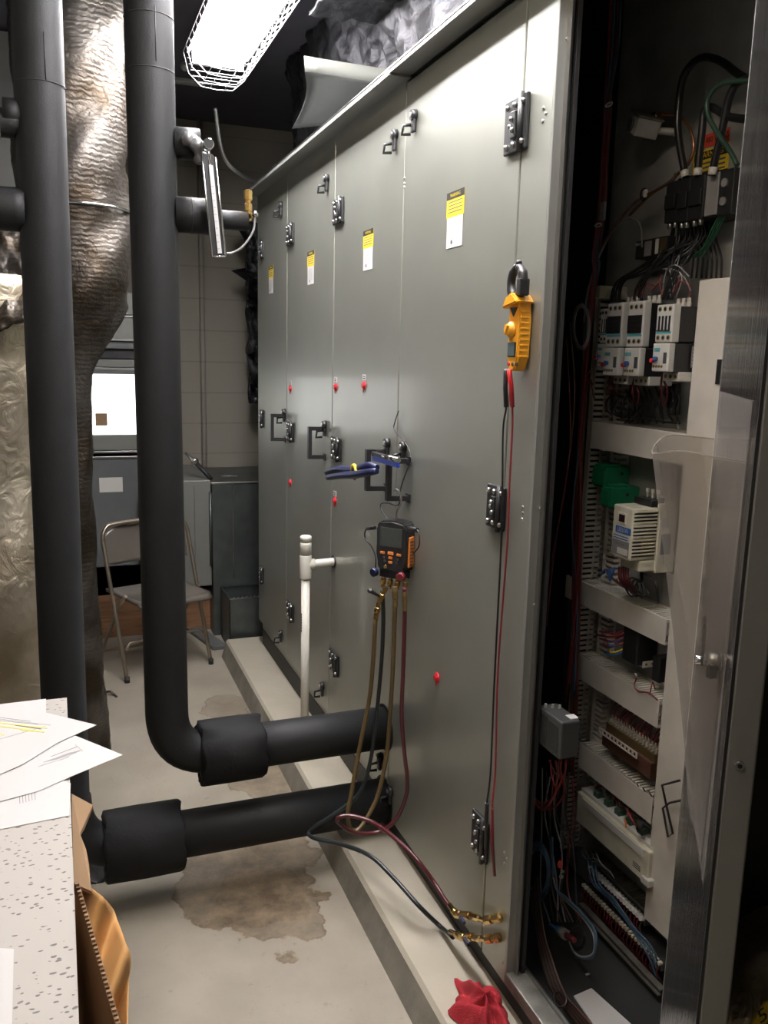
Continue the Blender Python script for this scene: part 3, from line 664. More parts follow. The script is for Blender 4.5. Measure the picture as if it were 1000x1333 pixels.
# small fuse relay row
a = PX(828, 314, .41); b = PX(846, 335, .41); c = PX(876, 332, .43)
t = thing('fuse_holder', 'small black fuse holder strip with pale print above the contactors', 'fuse holder', (XB, b.y, b.z)); m = MB()
m.box((.41, c.y, b.z), (XB - .001, a.y, a.z), 'black', .003); m.build('housing', t)
m = MB(); m.box((.4085, b.y - .004, b.z + .004), (.41, b.y + .022, a.z - .006), 'greyw')
m.box((.4085, c.y + .03, b.z + .006), (.41, c.y + .042, a.z - .004), 'offw'); m.box((.4085, c.y + .005, b.z + .006), (.41, c.y + .022, a.z - .004), 'brassd'); m.build('label_strip', t)
m = MB()
for k in range(2): m.sphere((.408, a.y - .008 - .01 * k, a.z - .010), .004, 'steel')
m.build('screws', t)
# transparent conduit box + copper tube
p = PX(838, 163, .40); t = thing('pressure_switch', 'small silvery box fitting with copper tube on the dark upper wall', 'pressure switch', p + V((0, 0, -.03))); m = MB()
R = Matrix.Rotation(.5, 3, 'X') @ Matrix.Rotation(-.25, 3, 'Z')
m.box(p - V((.03, .035, .022)), p + V((.03, .035, .022)), 'plate', .003, R, p); m.box(p + V((-.033, -.037, .02)), p + V((.033, .037, .026)), 'sill', .002, R, p); m.build('housing', t)
m = MB(); m.cyl(p + R @ V((-.030, 0, -.004)), p + R @ V((-.036, 0, -.004)), .016, 'galv', 18); m.cyl(p + R @ V((-.036, 0, -.004)), p + R @ V((-.0375, 0, -.004)), .009, 'inside', 12); m.build('round_knockout', t)
m = MB(); q = [PX(x, y, .42) for x, y in ((852, 152), (866, 149), (881, 150), (892, 158), (901, 175), (903, 195), (895, 215), (884, 225), (868, 240), (845, 255), (820, 280))]
m.tube(cat(q), .0035, 'copper', 8); m.build('copper_tube', t)
m = MB(); m.rcyl(PX(850, 152, .42), PX(864, 149, .42), [(0, .010), (.5, .010), (.55, .007), (1, .007)], 'brass', 6); m.cyl(PX(852, 170, .42), PX(880, 172, .45), .009, 'plate', 10); m.build('fitting', t)
# ------------------------------------------------------------------ cables in the panel
def cable(pts, r, mt, label, X=None, group=None, name='cable', n=8, c='cable', extra=None):
    P = []
    for p in pts:
        P.append(PX(p[0], p[1], p[2] if len(p) > 2 else X))
    m = MB(); m.tube(cat(P, 6), r, mt, n)
    if extra: extra(m, P)
    return tag(m.build(name), label, c, group)
sl = lambda m, P: m.tube([P[0] + (P[1] - P[0]).normalized() * .002, P[0] + (P[1] - P[0]).normalized() * .018], .0095, 'offw', 12)
cable([(893, 232), (891, 222), (884, 180), (883, 147), (890, 100), (911, 76), (937, 79), (967, 100), (1010, 118)], .0085, 'blacks', 'thick black power cable arching highest over the panel', .40, 'thick power cables', 'power_cable', 12, extra=sl)
cable([(908, 230), (909, 218), (914, 170), (917, 146), (925, 139), (947, 151), (970, 155), (1010, 158)], .0085, 'blacks', 'thick black power cable bending right at mid height below the arch', .39, 'thick power cables', 'power_cable', 12, extra=sl)
cable([(927, 229), (930, 212), (940, 171), (950, 126), (965, 106), (1005, 100)], .0085, 'blacks', 'rightmost thick black power cable, leaning towards the door', .385, 'thick power cables', 'power_cable', 12, extra=sl)
cable([(960, 215), (950, 196), (934, 173), (922, 150), (922, 128), (935, 112), (955, 106), (1005, 104)], .0055, 'dgreenw', 'dark green ground cable curling in front of the black cables', .37, None, 'ground_cable', 10)
for k in range(4):
    cable([(953 - k * 2, 262 + k * 2), (940 - k * 3, 290), (928 - k * 4, 312 + k * 3), (915 - k * 5, 335)], .0022, 'greenw', 'green ground wires fanning down from the disconnect block', .42 - k * .004, 'green ground wires', 'wire', 6, 'wire')
# dark wires fanning from power blocks to contactors
k = 0
for (xs, ys) in ((878, 290), (884, 291), (894, 290), (900, 290), (910, 286), (916, 286)):
    for (xe, ye) in ((800, 393), (830, 391), (868, 390)):
        dx = random.uniform(-3, 3); k += 1
        cable([(xs, ys, .43), (xs - 3 + dx, ys + 25, .43), ((xs * 2 + xe) / 3 + dx, 335 + random.uniform(-8, 8), .40), ((xs + xe * 2) / 3, 350 + random.uniform(-6, 8), .385), (xe + 6 + random.uniform(-4, 6), 368, .385), (xe + random.uniform(-6, 8), ye, .385)], .0028, 'blacks',
              'black wires sweeping from the power blocks down to the contactors', None, 'black wires above the contactors', 'wire', 6, 'wire')
for k in range(7):
    x = 900 + k * 5
    cable([(x, 288, .44), (x + 2, 310, .44), (x + 3 + k, 335, .43), (x + k * 1.5, 362, .44)], .0028, 'blacks', 'black wires dropping behind the tall white duct', None, 'black wires behind the tall duct', 'wire', 6, 'wire')
for (a_, b_, c_) in (((826, 378), (834, 366), (826, 388)), ((836, 388), (842, 369), (852, 372)), ((848, 380), (860, 368), (864, 385)), ((876, 385), (884, 366), (892, 368)), ((862, 385), (858, 365), (862, 358)), ((898, 385), (897, 372), (888, 366))):
    cable([a_, b_, c_], .0018, 'redw', 'short red control wires curling over the contactor tops', .385, 'red wires over the contactors', 'wire', 6, 'wire')
for k, (a_, b_, c_, d_) in enumerate((((861, 388), (868, 352), (882, 346), (897, 360)), ((874, 388), (882, 362), (890, 360), (899, 378)), ((880, 388), (888, 362), (880, 352), (862, 350)))):
    cable([a_, b_, c_, d_], .002, 'greyw', 'thin grey wires looping above the rightmost contactor', .385, 'grey looping wires', 'wire', 6, 'wire')
# under contactors: red-sleeved wires and black coil
for (x, y0, y1) in ((797, 490, 520), (828, 492, 528), (865, 487, 528)):
    for s_ in (-2, 2): cable([(x + s_, y0, .375), (x - 2 + s_, y0 + 10, .37), (x + s_ * 2, y0 + 20, .37), (x + s_, y1, .40)], .0028, 'dredw', 'maroon control wires dropping below the overload relays', None, 'maroon wires below the contactors', 'wire', 6, 'wire')
for k, (x, y, r) in enumerate(((800, 527, 11), (806, 528, 12), (812, 530, 12), (819, 531, 11))):
    pts = [(x + r * math.cos(a2), y + r * 1.15 * math.sin(a2)) for a2 in [i * math.pi / 5 - 1.6 for i in range(12)]]
    cable(pts, .0022, 'black', 'loops of coiled black wire in front of the slotted duct below the contactors', .385 + .004 * k, 'coiled black wire loops', 'wire_loop', 6, 'wire')
for k in range(10):
    x = 815 + k * 7.5; cable([(x, 500 + random.uniform(-4, 8), .43), (x + random.uniform(-8, 8), 520, .415), (x + random.uniform(-8, 12), 536, .42), (x + random.uniform(-5, 5), 551, .44)], .003, 'blacks', 'black power wires running down into the duct below the contactors', None, 'black wires below the contactors', 'wire', 6, 'wire')
cable([(818, 549, .41), (840, 545, .395), (865, 549, .40), (885, 551, .41)], .003, 'blacks', 'black wire lying along the top of the first horizontal duct', None, None, 'wire', 6, 'wire')
for k in range(5): cable([(868 + k * 4, 500, .455), (868 + k * 4, 515, .455), (872 + k * 3, 540, .45)], .004, 'black', 'black wires tucked between contactor foot and tall duct', None, 'black wires by the tall duct', 'wire', 6, 'wire')
# left vertical bundle
bw = [('redw', 796, 0, 775, 360, 742, 890), ('bluew', 800, 0, 778, 360, 748, 900), ('dredw', 803, 0, 781, 355, 752, 905), ('bluew', 806, 0, 783, 350, 746, 910), ('redw', 794, 0, 772, 370, 738, 905), ('brownw', 790, 0, 790, 230, 736, 915)]
for k, (c, xa, ya, xb, yb, xc, yc) in enumerate(bw):
    j = lambda s: random.uniform(-s, s)
    cable([(xa + k, ya - 20), (xa - 3 + k + j(1), 60), (788 + k * 1.6 + j(1), 135), (783 + k * 1.5 + j(2), 200), (779 + k * 1.5 + j(2), 270), (772 + k * 1.4 + j(2), 330), (xb - 3, yb), (764 + j(4), 440), (757 + j(7), 560), (750 + j(7), 680), (745 + j(8), 780), (xc, yc)],
          .0026, c, 'coloured control wires hanging in a loose bundle down the left of the opening', .32 + .006 * k, 'control wire bundle', 'wire', 6, 'wire')
for k in range(7):
    cable([(762 + k * 2, 400 + 20 * k, .33), (757 + k * 1.5, 500, .325), (752 + k, 600, .33), (747 + k * 1.6, 720, .335), (744 + k * 1.4, 900, .34), (735 + k * 2, 1010, .34)], .0022, random.choice(['dredw', 'brownw', 'black', 'dredw']), 'dark red and brown wires bundled in front of the left slotted duct', None, 'lower control wire bundle', 'wire', 6, 'wire')
cable([(742, 420, .25), (748, 520, .25), (735, 640, .25), (716, 740, .24), (706, 830, .24)], .002, 'brownw', 'single brown wire drooping across the black interior', None, None, 'wire', 6, 'wire')
cable([(738, 440, .25), (742, 580, .25), (724, 700, .24), (714, 790, .24), (712, 815, .24)], .002, 'dredw', 'single maroon wire hanging free in the black interior', None, None, 'wire', 6, 'wire')
m = MB(); p = PX(785, 275, .32)
m.box(p - V((.004, .009, .022)), p + V((.004, .009, .022)), 'greyw', .002); tag(m.build('wire_tag'), 'pale grey wire marker clipped on the coloured wire bundle', 'wire tag')
for (x, y) in ((779, 293), (793, 136)):
    m = MB(); p = PX(x, y, .31); m.tube([p + V((0, .014 * math.cos(q), .004 * math.sin(q))) for q in [i * .7 for i in range(10)]], .002, 'whitew', 6); tag(m.build('cable_tie'), 'white cable tie on the coloured wire bundle ' + ('near the grey wire marker' if y > 200 else 'level with the silvery box fitting'), 'cable tie')
cable([(836, 322, .405), (835, 300, .40), (828, 286, .39), (812, 287, .38), (795, 305, .37), (782, 330, .35), (772, 355, .33), (764, 385, .31), (760, 420, .30)], .0025, 'greyw', 'grey wire curving from the fuse holder down to the left wire bundle', None, None, 'wire', 6, 'wire')
cable([(880, 226, .42), (874, 236, .41), (845, 252, .40), (822, 268, .39), (800, 295, .37), (780, 330, .35), (768, 370, .33)], .0032, 'brownw', 'brown cable swinging from the power blocks down to the left bundle', None, None, 'cable', 6, 'cable')
m = MB(); p = PX(838, 253, .39); m.tube([p + V((0, .012 * math.cos(q), .014 * math.sin(q))) for q in [i * .7 for i in range(10)]], .0025, 'black', 6); m.sphere(p + V((-.006, -.016, .003)), .006, 'whitew'); m.sphere(p + V((-.006, -.014, -.006)), .005, 'whitew')
tag(m.build('cable_tie'), 'black cable tie with two white tags on the brown cable', 'cable tie')
for k in range(3):
    pts = [(757 + (9 + k) * math.cos(q), 425 + (26 + 2 * k) * math.sin(q)) for q in [i * .7 - 1.5 for i in range(10)]]
    cable(pts, .002, 'greyw', 'small hanging coil of grey wire beside the leftmost contactor', .27 + .006 * k, 'hanging grey wire coil', 'wire_loop', 6, 'wire')
# small items near top-left of duct
m = MB(); a = PX(776, 380, .39); m.box((.39, a.y - .02, a.z - .018), (XB, a.y + .004, a.z + .016), 'cream', .003); m.prism([(.40, a.y - .07, a.z - .022), (.40, a.y - .045, a.z + .004), (.40, a.y - .02, a.z - .018)], (.05, 0, 0), 'cream'); tag(m.build('terminal_end_cover'), 'small cream end cover at the head of the left slotted duct', 'end cover')
# drive wiring
for k in range(5): cable([(806 + k * 3, 738, .37), (806 + k * 3, 752, .36), (812 + k * 3, 762, .375), (818 + k * 4, 772, .41)], .0028, 'dredw', 'maroon wires dropping from the drive into the duct', None, 'maroon drive wires', 'wire', 6, 'wire')
for k in range(3): cable([(783 + k * 3, 748 - k * 2, .375), (788 + k * 3, 742, .37), (794, 750 + k * 3, .37), (800, 738 + k, .38)], .003, 'blue' if k != 1 else 'brownw', 'blue and brown wires knotted left of the maroon drive wires', None, 'blue and brown drive wires', 'wire', 6, 'wire')
for k in range(5):
    x = 816 + k * 5; cable([(834 + k * 1.5, 744, .40), (834 + k * 1, 758, .38), (x + 6, 752 + k * 1.5, .37), (x, 766 + k * 1, .375), (x + 6 + k, 776, .385), (x + 14 + k * 2, 770 + k * 2, .38), (x + 14, 757 + k * 3, .39)] if k < 3 else [(836, 746, .40), (844 + k * 2, 752, .38), (850 + k * 1.5, 765, .375), (852 + k * 1.5, 785, .40)],
                        .0022, 'black', 'thin black wires looping from the drive over the duct', None, 'black loops below the drive', 'wire', 6, 'wire')
for k in range(6): cable([(797 + k * 5, 752 + k * 3, .42), (803 + k * 5, 758 + k * 3, .415), (812 + k * 5, 764 + k * 3, .42)], .003, 'brownw', 'brown wires lying in the duct under the drive', None, 'brown wires in the drive duct', 'wire', 6, 'wire')
# relay wiring
for k, (c, y) in enumerate((('redw', 826), ('redw', 831), ('redw', 838), ('blue', 832), ('blue', 838), ('yellow', 846), ('blue', 850), ('redw', 822))):
    cable([(777 + (k % 3) * 4 + (10 if c != 'redw' else 0), y, .40), (790 + k, y + 3, .395), (802, y + 2 + k % 2, .40), (815, y - 3, .42), (824, y - 8, .44)], .0026, c, ('red', 'blue', 'yellow')[('redw', 'blue', 'yellow').index(c)] + ' wires fanning left from the square black relay', None, ('red', 'blue', 'yellow')[('redw', 'blue', 'yellow').index(c)] + ' relay wires', 'wire', 6, 'wire')
cable([(829, 882, .405), (826, 893, .40), (832, 900, .395), (845, 902, .39), (857, 912, .40)], .0018, 'redw', 'loose red wire with a white end curling on the third duct', None, None, 'wire', 6, 'wire', extra=lambda m, P: m.cyl(P[0], P[0] + V((-.004, 0, .012)), .003, 'whitew', 8))
cable([(846, 905, .405), (848, 895, .40), (850, 888, .41), (853, 897, .42)], .0018, 'redw', 'short red wire standing at the right end of the third duct', None, None, 'wire', 6, 'wire')
# terminal board (brown, with white saddle row)
a = PX(781, 946, .40); b = PX(829, 978, .40); c = PX(781, 951, .40)
t = thing('terminal_board', 'narrow terminal board with a white toothed strip and red wires', 'terminal board', (XB, (a.y + b.y) / 2, c.z)); m = MB()
y1, y0 = a.y, PX(852, 990, .42).y; z = a.z
m.box((.41, y0, z - .055), (.455, y1, z - .01), 'brownw', .002); m.box((.42, y0, z - .01), (.470, y1, z + .012), 'brassd', .002); m.build('board', t)
m = MB(); n = 10; L = y1 - (b.y); ys = b.y
m.box((.398, ys, z - .003), (.402, y1, z), 'duct'); m.box((.398, ys, z - .017), (.402, y1, z - .014), 'duct')
for k in range(n + 1): m.box((.398, ys + k * L / n - .002, z - .017), (.402, ys + k * L / n + .002, z), 'duct')
m.build('marker_strip', t)
m = MB()
for k in range(16):
    y = y0 + (k + .5) * (y1 - y0) / 16; m.box((.428, y - .003, z + .012), (.455, y + .003, z + .024), 'offw', .001); m.sphere((.425, y, z + .012), .003, 'steel', u=6, v=5)
m.build('terminals', t)
for k in range(16):
    y = y0 + (k + .5) * (y1 - y0) / 16; m = MB(); e = random.uniform(-.012, .012)
    m.tube(cat([(.44, y, z + .02), (.430, y + e * .3, z + .038), (.44, y + e, z + .055), (.465, y + e * 1.4, z + .075)], 5), .0020, 'redw' if k % 3 else 'dredw', 6); m.cyl((.44, y, z + .02), (.432, y + e * .2, z + .034), .003, 'whitew', 6)
    tag(m.build('wire'), 'row of short red wires standing on the narrow terminal board', 'wire', 'red wires on the terminal board')
for k in range(9): x = 780 + k * 8; cable([(x, 988 + k * 5, .42), (x + 3, 994 + k * 5, .40), (x + 8, 1000 + k * 5.2, .41)], .002, 'black' if k % 2 else 'brownw', 'thin dark wires looping over the fourth duct', None, 'dark wires over the fourth duct', 'wire', 6, 'wire')
# long controller
Xk = .385
a = PX(752, 1030, Xk); b = PX(843, 1110, Xk); c = PX(746, 1063, Xk); zt = a.z; zb = c.z - .004; y1 = a.y; y0 = b.y - .008
t = thing('controller', 'long beige building controller with green plug terminals on top', 'controller', (XB, (y0 + y1) / 2, zb)); m = MB()
m.box((Xk, y0, zb), (XB - .01, y1, zt), 'cream', .004); m.box((Xk - .004, y0 + .02, zb + (zt - zb) * .72), (Xk, y1 - .03, zt - .004), 'offw', .001); m.box((Xk - .006, y0 - .012, zb + .0), (Xk + .02, y0 + .02, zb + .02), 'offw', .003)
for k in range(3): m.box((Xk - .001, y0 + .03, zb + .02 + k * .006), (Xk, y0 + .06, zb + .022 + k * .006), 'ink')
m.build('housing', t)
m = MB(); m.box((Xk + .012, y0, zt), (Xk + .05, y1, zt + .010), 'offw', .002)
m.build('terminal_shelf', t)
for k in range(5):
    y = y1 - .05 - k * (y1 - y0 - .08) / 5; m = MB(); m.box((Xk + .018, y - .022, zt + .010), (Xk + .045, y, zt + .026), 'dgreenw', .002)
    for j in range(3): m.cyl((Xk + .028, y - .005 - .006 * j, zt + .026), (Xk + .028, y - .005 - .006 * j, zt + .028), .002, 'steel', 6)
    m.build('plug_terminal', t)
for k in range(12):
    y = y1 - .03 - k * (y1 - y0 - .05) / 12; m = MB(); e = random.uniform(-.02, .02)
    m.tube(cat([(Xk + .035, y, zt + .02), (Xk + .03, y + e, zt + .045), (XB - .02, y + e, zt + .07)], 5), .0019, random.choice(['dredw', 'redw', 'brownw', 'greyw']), 6); tag(m.build('wire'), 'thin wires rising from the long beige controller', 'wire', 'wires rising from the controller')
p = PX(833, 1080, Xk); m = MB(); m.rcyl(p, p + V((.0, -.0, .022)), [(0, .010), (1, .010)], 'black', 12); tag(m.build('capacitor'), 'small black capacitor at the right end of the beige controller', 'capacitor')
cable([(816, 1052, .40), (820, 1062, .385), (826, 1072, .385), (832, 1078, .385)], .0028, 'redw', 'bright red wire leading to the small black capacitor', None, None, 'wire', 6, 'wire')
cable([(815, 1078, .378), (815, 1072, .38), (813, 1066, .385)], .003, 'orange', 'short orange wire end just left of the small black capacitor', None, None, 'wire', 6, 'wire')
# lower terminal rows
def trow(x0, y0, x1, y1, X, n, label, white=True, red=False):
    a = PX(x0, y0, X); b = PX(x1, y1, X); t = thing('terminal_strip', label, 'terminal strip', (XB, (a.y + b.y) / 2, (a.z + b.z) / 2)); L = a.y - b.y; z = (a.z + b.z) / 2; m = MB()
    m.box((X + .004, b.y, z - .02), (XB - .004, a.y, z), 'greybox', .002); m.build('base', t); m = MB()
    for k in range(n):
        y = a.y - (k + .5) * L / n
        if white: m.cyl((X + .012, y, z - .004), (X - .006, y, z + .002), L / n * .46, 'offw', 10)
        else: m.box((X - .002, y - L / n * .3, z - .003), (X + .010, y + L / n * .3, z + .005), 'cream', .001)
    m.build('terminals', t)
    for k in range(n):
        y = a.y - (k + .5) * L / n; m = MB(); s = -1 if red else 1
        m.tube(cat([(X + .002, y, z - .006), (X - .004, y + random.uniform(-.004, .004), z - .025), (X + .01, y + random.uniform(-.006, .006), z - .05 - random.uniform(0, .02))], 4), .0021, 'dredw' if red else random.choice(['dredw', 'redw', 'brownw']), 5)
        tag(m.build('wire'), 'short wires hanging from the ' + ('lower maroon terminal strip' if red else 'upper white terminal strip'), 'wire', 'wires under the ' + ('lower' if red else 'upper') + ' terminal strip')
    return a, b
trow(767, 1128, 838, 1198, .41, 18, 'upper white bead-like terminal strip below the beige controller')
trow(757, 1152, 860, 1256, .40, 26, 'lower terminal strip with maroon wires at the foot of the panel', False, True)
a = PX(765, 1112, .43); b = PX(845, 1185, .43); m = MB(); n = 26
for k in range(n): y = b.y + (a.y - b.y) * k / n; m.box((.43, y - .004, a.z - .002), (.477, y + .003, a.z + .001), 'sill')
m.box((.428, b.y, a.z - .008), (.431, a.y, a.z + .001), 'sill')
tag(m.build('wire_duct'), 'dark slotted wire duct squeezed between controller and bead-like terminals', 'wire duct', 'slotted white wire ducts')
for k in range(3): cable([(765 + k * 5, 1120, .40), (772 + k * 4, 1150, .385), (795 + k * 3, 1172, .385), (820 + k * 2, 1205, .385), (842 + k * 3, 1240 - k * 4, .39), (856, 1275 - k * 12, .40)], .0028, 'bluew', 'blue wires running diagonally across the lower terminal rows', None, 'blue wires across the terminals', 'wire', 6, 'wire')
for k in range(4): cable([(757 + k * 6, 1108, .41), (763 + k * 7, 1118 + k * 3, .395), (775 + k * 6, 1118 + k * 5, .395), (788 + k * 4, 1128 + k * 5, .40)], .0018, 'greyw', 'pale wires looping above the bead-like terminals', None, 'pale looping wires', 'wire', 6, 'wire')
a = PX(755, 1176, .375); b = PX(861, 1290, .375); zz_ = (a.z + b.z) / 2; m = MB(); m.box((.375, b.y, CT + .012), (.379, a.y, zz_), 'inside'); m.box((.370, b.y, zz_ - .002), (.388, a.y, zz_ + .003), 'sill', .001); m.box((.365, b.y, zz_ - .014), (.375, a.y, zz_ - .010), 'sill')
tag(m.build('panel_lip'), 'long steel lip along the bottom of the mounting panel', 'panel edge')
# control box (grey thermostat)
XC0 = .05; ya = PX(698, 955, XC0).y; yb_ = PX(730, 960, XC0).y; zt = PX(730, 940, XC0).z; zb = PX(730, 992, XC0).z; x1 = PY(755, 960, yb_).x
t = thing('control_box', 'dark grey pressure control box mounted inside the post of the opening', 'control box', ((XC0 + x1) / 2, (ya + yb_) / 2, zb))
m = MB(); m.box((XC0, yb_, zb), (x1, ya, zt), 'greybox', .005); m.build('housing', t)
wy = ya - yb_
m = MB(); m.box((XC0 - .0015, yb_ + wy * .55, zb + .012), (XC0 + .001, ya - wy * .1, zt - .01), 'inside', .001); m.build('front_window', t); m = MB(); m.box((XC0 - .0015, yb_ + wy * .1, zb + .012), (XC0 + .001, yb_ + wy * .5, zt - .014), 'inside', .001); m.build('scale_window', t)
m = MB(); m.box((XC0 + .03, yb_ + .01, zt), (XC0 + .052, yb_ + .032, zt + .001), 'white'); m.build('white_sticker', t)
for k in range(3): m = MB(); m.rcyl((XC0 + .012 + k * .014, ya - .015 - .008 * k, zt), (XC0 + .012 + k * .014, ya - .015 - .008 * k, zt + .008), [(0, .004), (1, .003)], 'plate', 8); m.build('adjusting_screw', t)
for k in range(6):
    cable([(712 + k * 5, 990, .10), (714 + k * 4, 1010, .11), (726 - k * 2, 1030 + 3 * k, .12), (708 - k, 1044 + 2 * k, .13), (690 + k, 1035, .12)] if k % 2 else [(715 + k * 4, 990, .10), (722 + k * 2, 1005, .12), (735, 1025, .16), (728, 1045, .18), (712, 1054, .18), (696, 1048, .18)],
          .0022, 'redw' if k % 3 else 'dredw', 'dark red wires hanging below the grey pressure control box', None, 'red wires under the control box', 'wire', 6, 'wire')
# blue coils and hanging cables in lower compartment
for k in range(4):
    pts = [(700 + (13 + k) * math.cos(q), 1135 + (30 + k * 3) * math.sin(q)) for q in [i * .62 - 1.2 + k for i in range(11)]]
    cable(pts, .003, 'bluew', 'coil of blue-grey cable hanging low inside the dark opening', .18 + .008 * k, 'blue cable coil', 'cable_loop', 8, 'cable')
for k in range(3):
    cable([(717 + k, 1090, .22), (722, 1150, .21), (735 + k * 2, 1170, .22), (755 + k * 2, 1190, .23), (772 + k * 2, 1215, .23), (773, 1240 + k * 2, .22), (760, 1246 + k, .21), (748, 1240, .20), (741, 1225, .20)], .003, 'bluew' if k else 'greyw', 'blue-grey cable looping round the round plug connector', None, 'blue cable at the connector', 'cable', 8)
a = PX(716, 1204, .20); b = PX(745, 1222, .20); t = thing('plug_connector', 'round grey and blue plug connector hanging in the cable loop', 'connector', (a + b) / 2 - V((0, 0, .02))); m = MB()
m.rcyl(a, b, [(0, .005), (.3, .006), (.35, .010), (.6, .012), (.62, .012)], 'blue', 16); m.build('sleeve', t); m = MB(); d = b - a; m.rcyl(a + d * .5, a + d * .75, [(0, .0135), (1, .0135)], 'greyw', 16); m.build('collar', t); m = MB(); m.rcyl(a + d * .75, b + d * .1, [(0, .008), (1, .007)], 'dredw', 12); m.build('plug_end', t)
for k in range(3):
    pts = [(752 + (8 + k * 1.5) * math.cos(q), 1222 + (11 + k * 2) * math.sin(q)) for q in [i * .62 - 1.2 + k for i in range(11)]]
    cable(pts, .002, 'black', 'small coil of thin black cable right of the plug connector', .205, 'thin black coil', 'cable_loop', 6, 'cable')
for k in range(8):
    cable([(690 + k * 1.3, 1170 - k * 4, .17), (697 + k * 1.5, 1210, .16), (705 + k * 2, 1250, .14), (716 + k * 2.2, 1285, .135), (727 + k * 2, 1302, .13), (745 + k * 2.5, 1325, .125), (770 + k * 3, 1360, .115)], .0026, 'brownw' if k % 2 else 'black', 'dark brown cables running down the opening floor towards the front', None, 'dark floor cables', 'cable', 6)
m = MB(); p = PX(729, 1301, .115); m.tube([p + V((.012 * math.sin(q), .022 * math.cos(q), .010 * math.sin(q))) for q in [i * .7 for i in range(10)]], .003, 'black', 6); tag(m.build('cable_tie'), 'black cable tie round the brown floor cables', 'cable tie')
for k in range(9): x = 706 + k * 5; cable([(x, 1000 + (k % 3) * 6, .24), (x + random.uniform(-8, 6), 1060, .25), (x + random.uniform(-6, 12), 1110, .26), (x + random.uniform(-8, 16), 1160, .26), (x + 10, 1200, .25)], .0024, random.choice(['black', 'brownw', 'dredw', 'greyw', 'black']), 'tangle of thin dark wires in the lower left of the opening', None, 'lower tangle wires', 'wire', 6, 'wire')
m = MB(); p = PX(729, 1125, .22); m.sphere(p, .007, 'labelr', (1, 1, 1.6)); m.sphere(p + V((0, -.01, -.03)), .006, 'greyw'); m.sphere(p + V((0, -.014, -.012)), .005, 'greyw'); tag(m.build('wire_nut'), 'orange wire connector in the dark lower wire tangle', 'wire connector')
m = MB(); q = [PZ(x, y, .113) for x, y in ((747, 1298), (770, 1288), (822, 1335), (860, 1375), (800, 1375))]; m.prism(q, (0, 0, .004), 'white'); tag(m.build('white_card'), 'blank white card lying on the cabinet floor by the cables', 'card')
m = MB(); q = PZ(765, 1269, .112); m.box(q - V((.006, .003, 0)), q + V((.006, .003, .003)), 'whitew', .001); tag(m.build('cable_tie'), 'snipped white cable tie end on the cabinet floor', 'cable tie')
# wire loops sticking out in front of the tall duct
m = MB(); q = [PX(x, y, .375) for x, y in ((885, 1016), (862, 1022), (868, 1050), (876, 1085), (870, 1090), (863, 1052), (872, 1045), (886, 1042))]; m.tube(q, .003, 'black', 6); tag(m.build('bent_wire_clip'), 'black bent wire clip sticking out beside the tall duct', 'clip')
# ------------------------------------------------------------------ clamp meter
Y0 = PX(690, 440, -.004).y - .004; Y1 = Y0 + .054
zt = PX(672, 393, -.03).z; zb = PX(672, 483, -.03).z
t = thing('clamp_meter', 'amber and black clamp meter hung on the cabinet post', 'clamp meter', (-.02, (Y0 + Y1) / 2, zb)); Hh = zt - zb; yc = (Y0 + Y1) / 2
m = MB(); w = Y1 - Y0
sh = [(Y0 + .004, zt), (Y1 - .004, zt), (Y1 - .010, zt - Hh * .28), (Y1 - .004, zt - Hh * .36), (Y1 - .002, zb + .03), (Y1 - .016, zb), (Y0 + .016, zb), (Y0 + .002, zb + .03), (Y0 + .002, zt - Hh * .3)]
m.prism([(-.034, y, z) for y, z in sh], (.030, 0, 0), 'meter'); bmesh.ops.bevel(m.bm, geom=m.bm.edges[:], offset=.0035, segments=2, affect='EDGES')
for k in range(9): m.box((-.030, Y0 + .0005, zb + .03 + k * .012), (-.010, Y0 + .004, zb + .034 + k * .012), 'meter', .001)
m.build('body', t)
m = MB(); gz = zt + .002; m.prism([(-.048, Y0 - .008, gz - .004), (-.048, Y1 + .008, gz - .016), (-.048, Y1 - .012, gz + .012), (-.048, yc + .006, gz + .004), (-.048, yc, gz + .018), (-.048, Y0 + .01, gz + .012)], (.046, 0, 0), 'meter'); bmesh.ops.bevel(m.bm, geom=m.bm.edges[:], offset=.003, segments=2, affect='EDGES'); m.build('hand_guard', t)
m = MB(); jr = .026; jc = V((-.03, yc, zt + .042))
arc = [jc + V((0, jr * math.cos(q), jr * 1.25 * math.sin(q))) for q in [math.radians(a2) for a2 in range(-65, 92, 12)]]
m.tube(arc, [.011] * 4 + [.010] * 6 + [.008] * (len(arc) - 10), 'black', 10)
m.build('left_jaw', t); m = MB()
arc = [jc + V((0, jr * math.cos(q), jr * 1.25 * math.sin(q))) for q in [math.radians(a2) for a2 in range(96, 248, 12)]]
m.tube(arc, [.008] * 4 + [.011] * (len(arc) - 4), 'black', 10); m.box(jc + V((-.012, -jr - .010, -.03)), jc + V((.012, -jr + .008, .006)), 'black', .003); m.sphere(jc + V((0, -.004, jr * 1.25 + .008)), .007, 'black'); m.build('right_jaw', t)
m = MB(); dz = zt - Hh * .40; m.rcyl((-.034, yc + .004, dz), (-.048, yc + .004, dz), [(0, .018), (.4, .017), (.5, .014), (1, .013)], 'meter', 20); m.box((-.052, yc, dz - .012), (-.046, yc + .006, dz + .012), 'meter', .003, Matrix.Rotation(.5, 3, 'X')); m.build('dial', t)
m = MB(); m.box((-.0365, yc - .017, zb + Hh * .20), (-.033, yc + .018, zb + Hh * .42), 'black', .002); m.box((-.0375, yc - .013, zb + Hh * .22), (-.036, yc + .015, zb + Hh * .40), 'lcdg'); m.build('display', t)
m = MB(); m.prism([(-.0355, yc + .016, zt - .012), (-.0355, yc - .016, zt - .012), (-.0355, yc, zt - .032)], (.003, 0, 0), 'labelk')
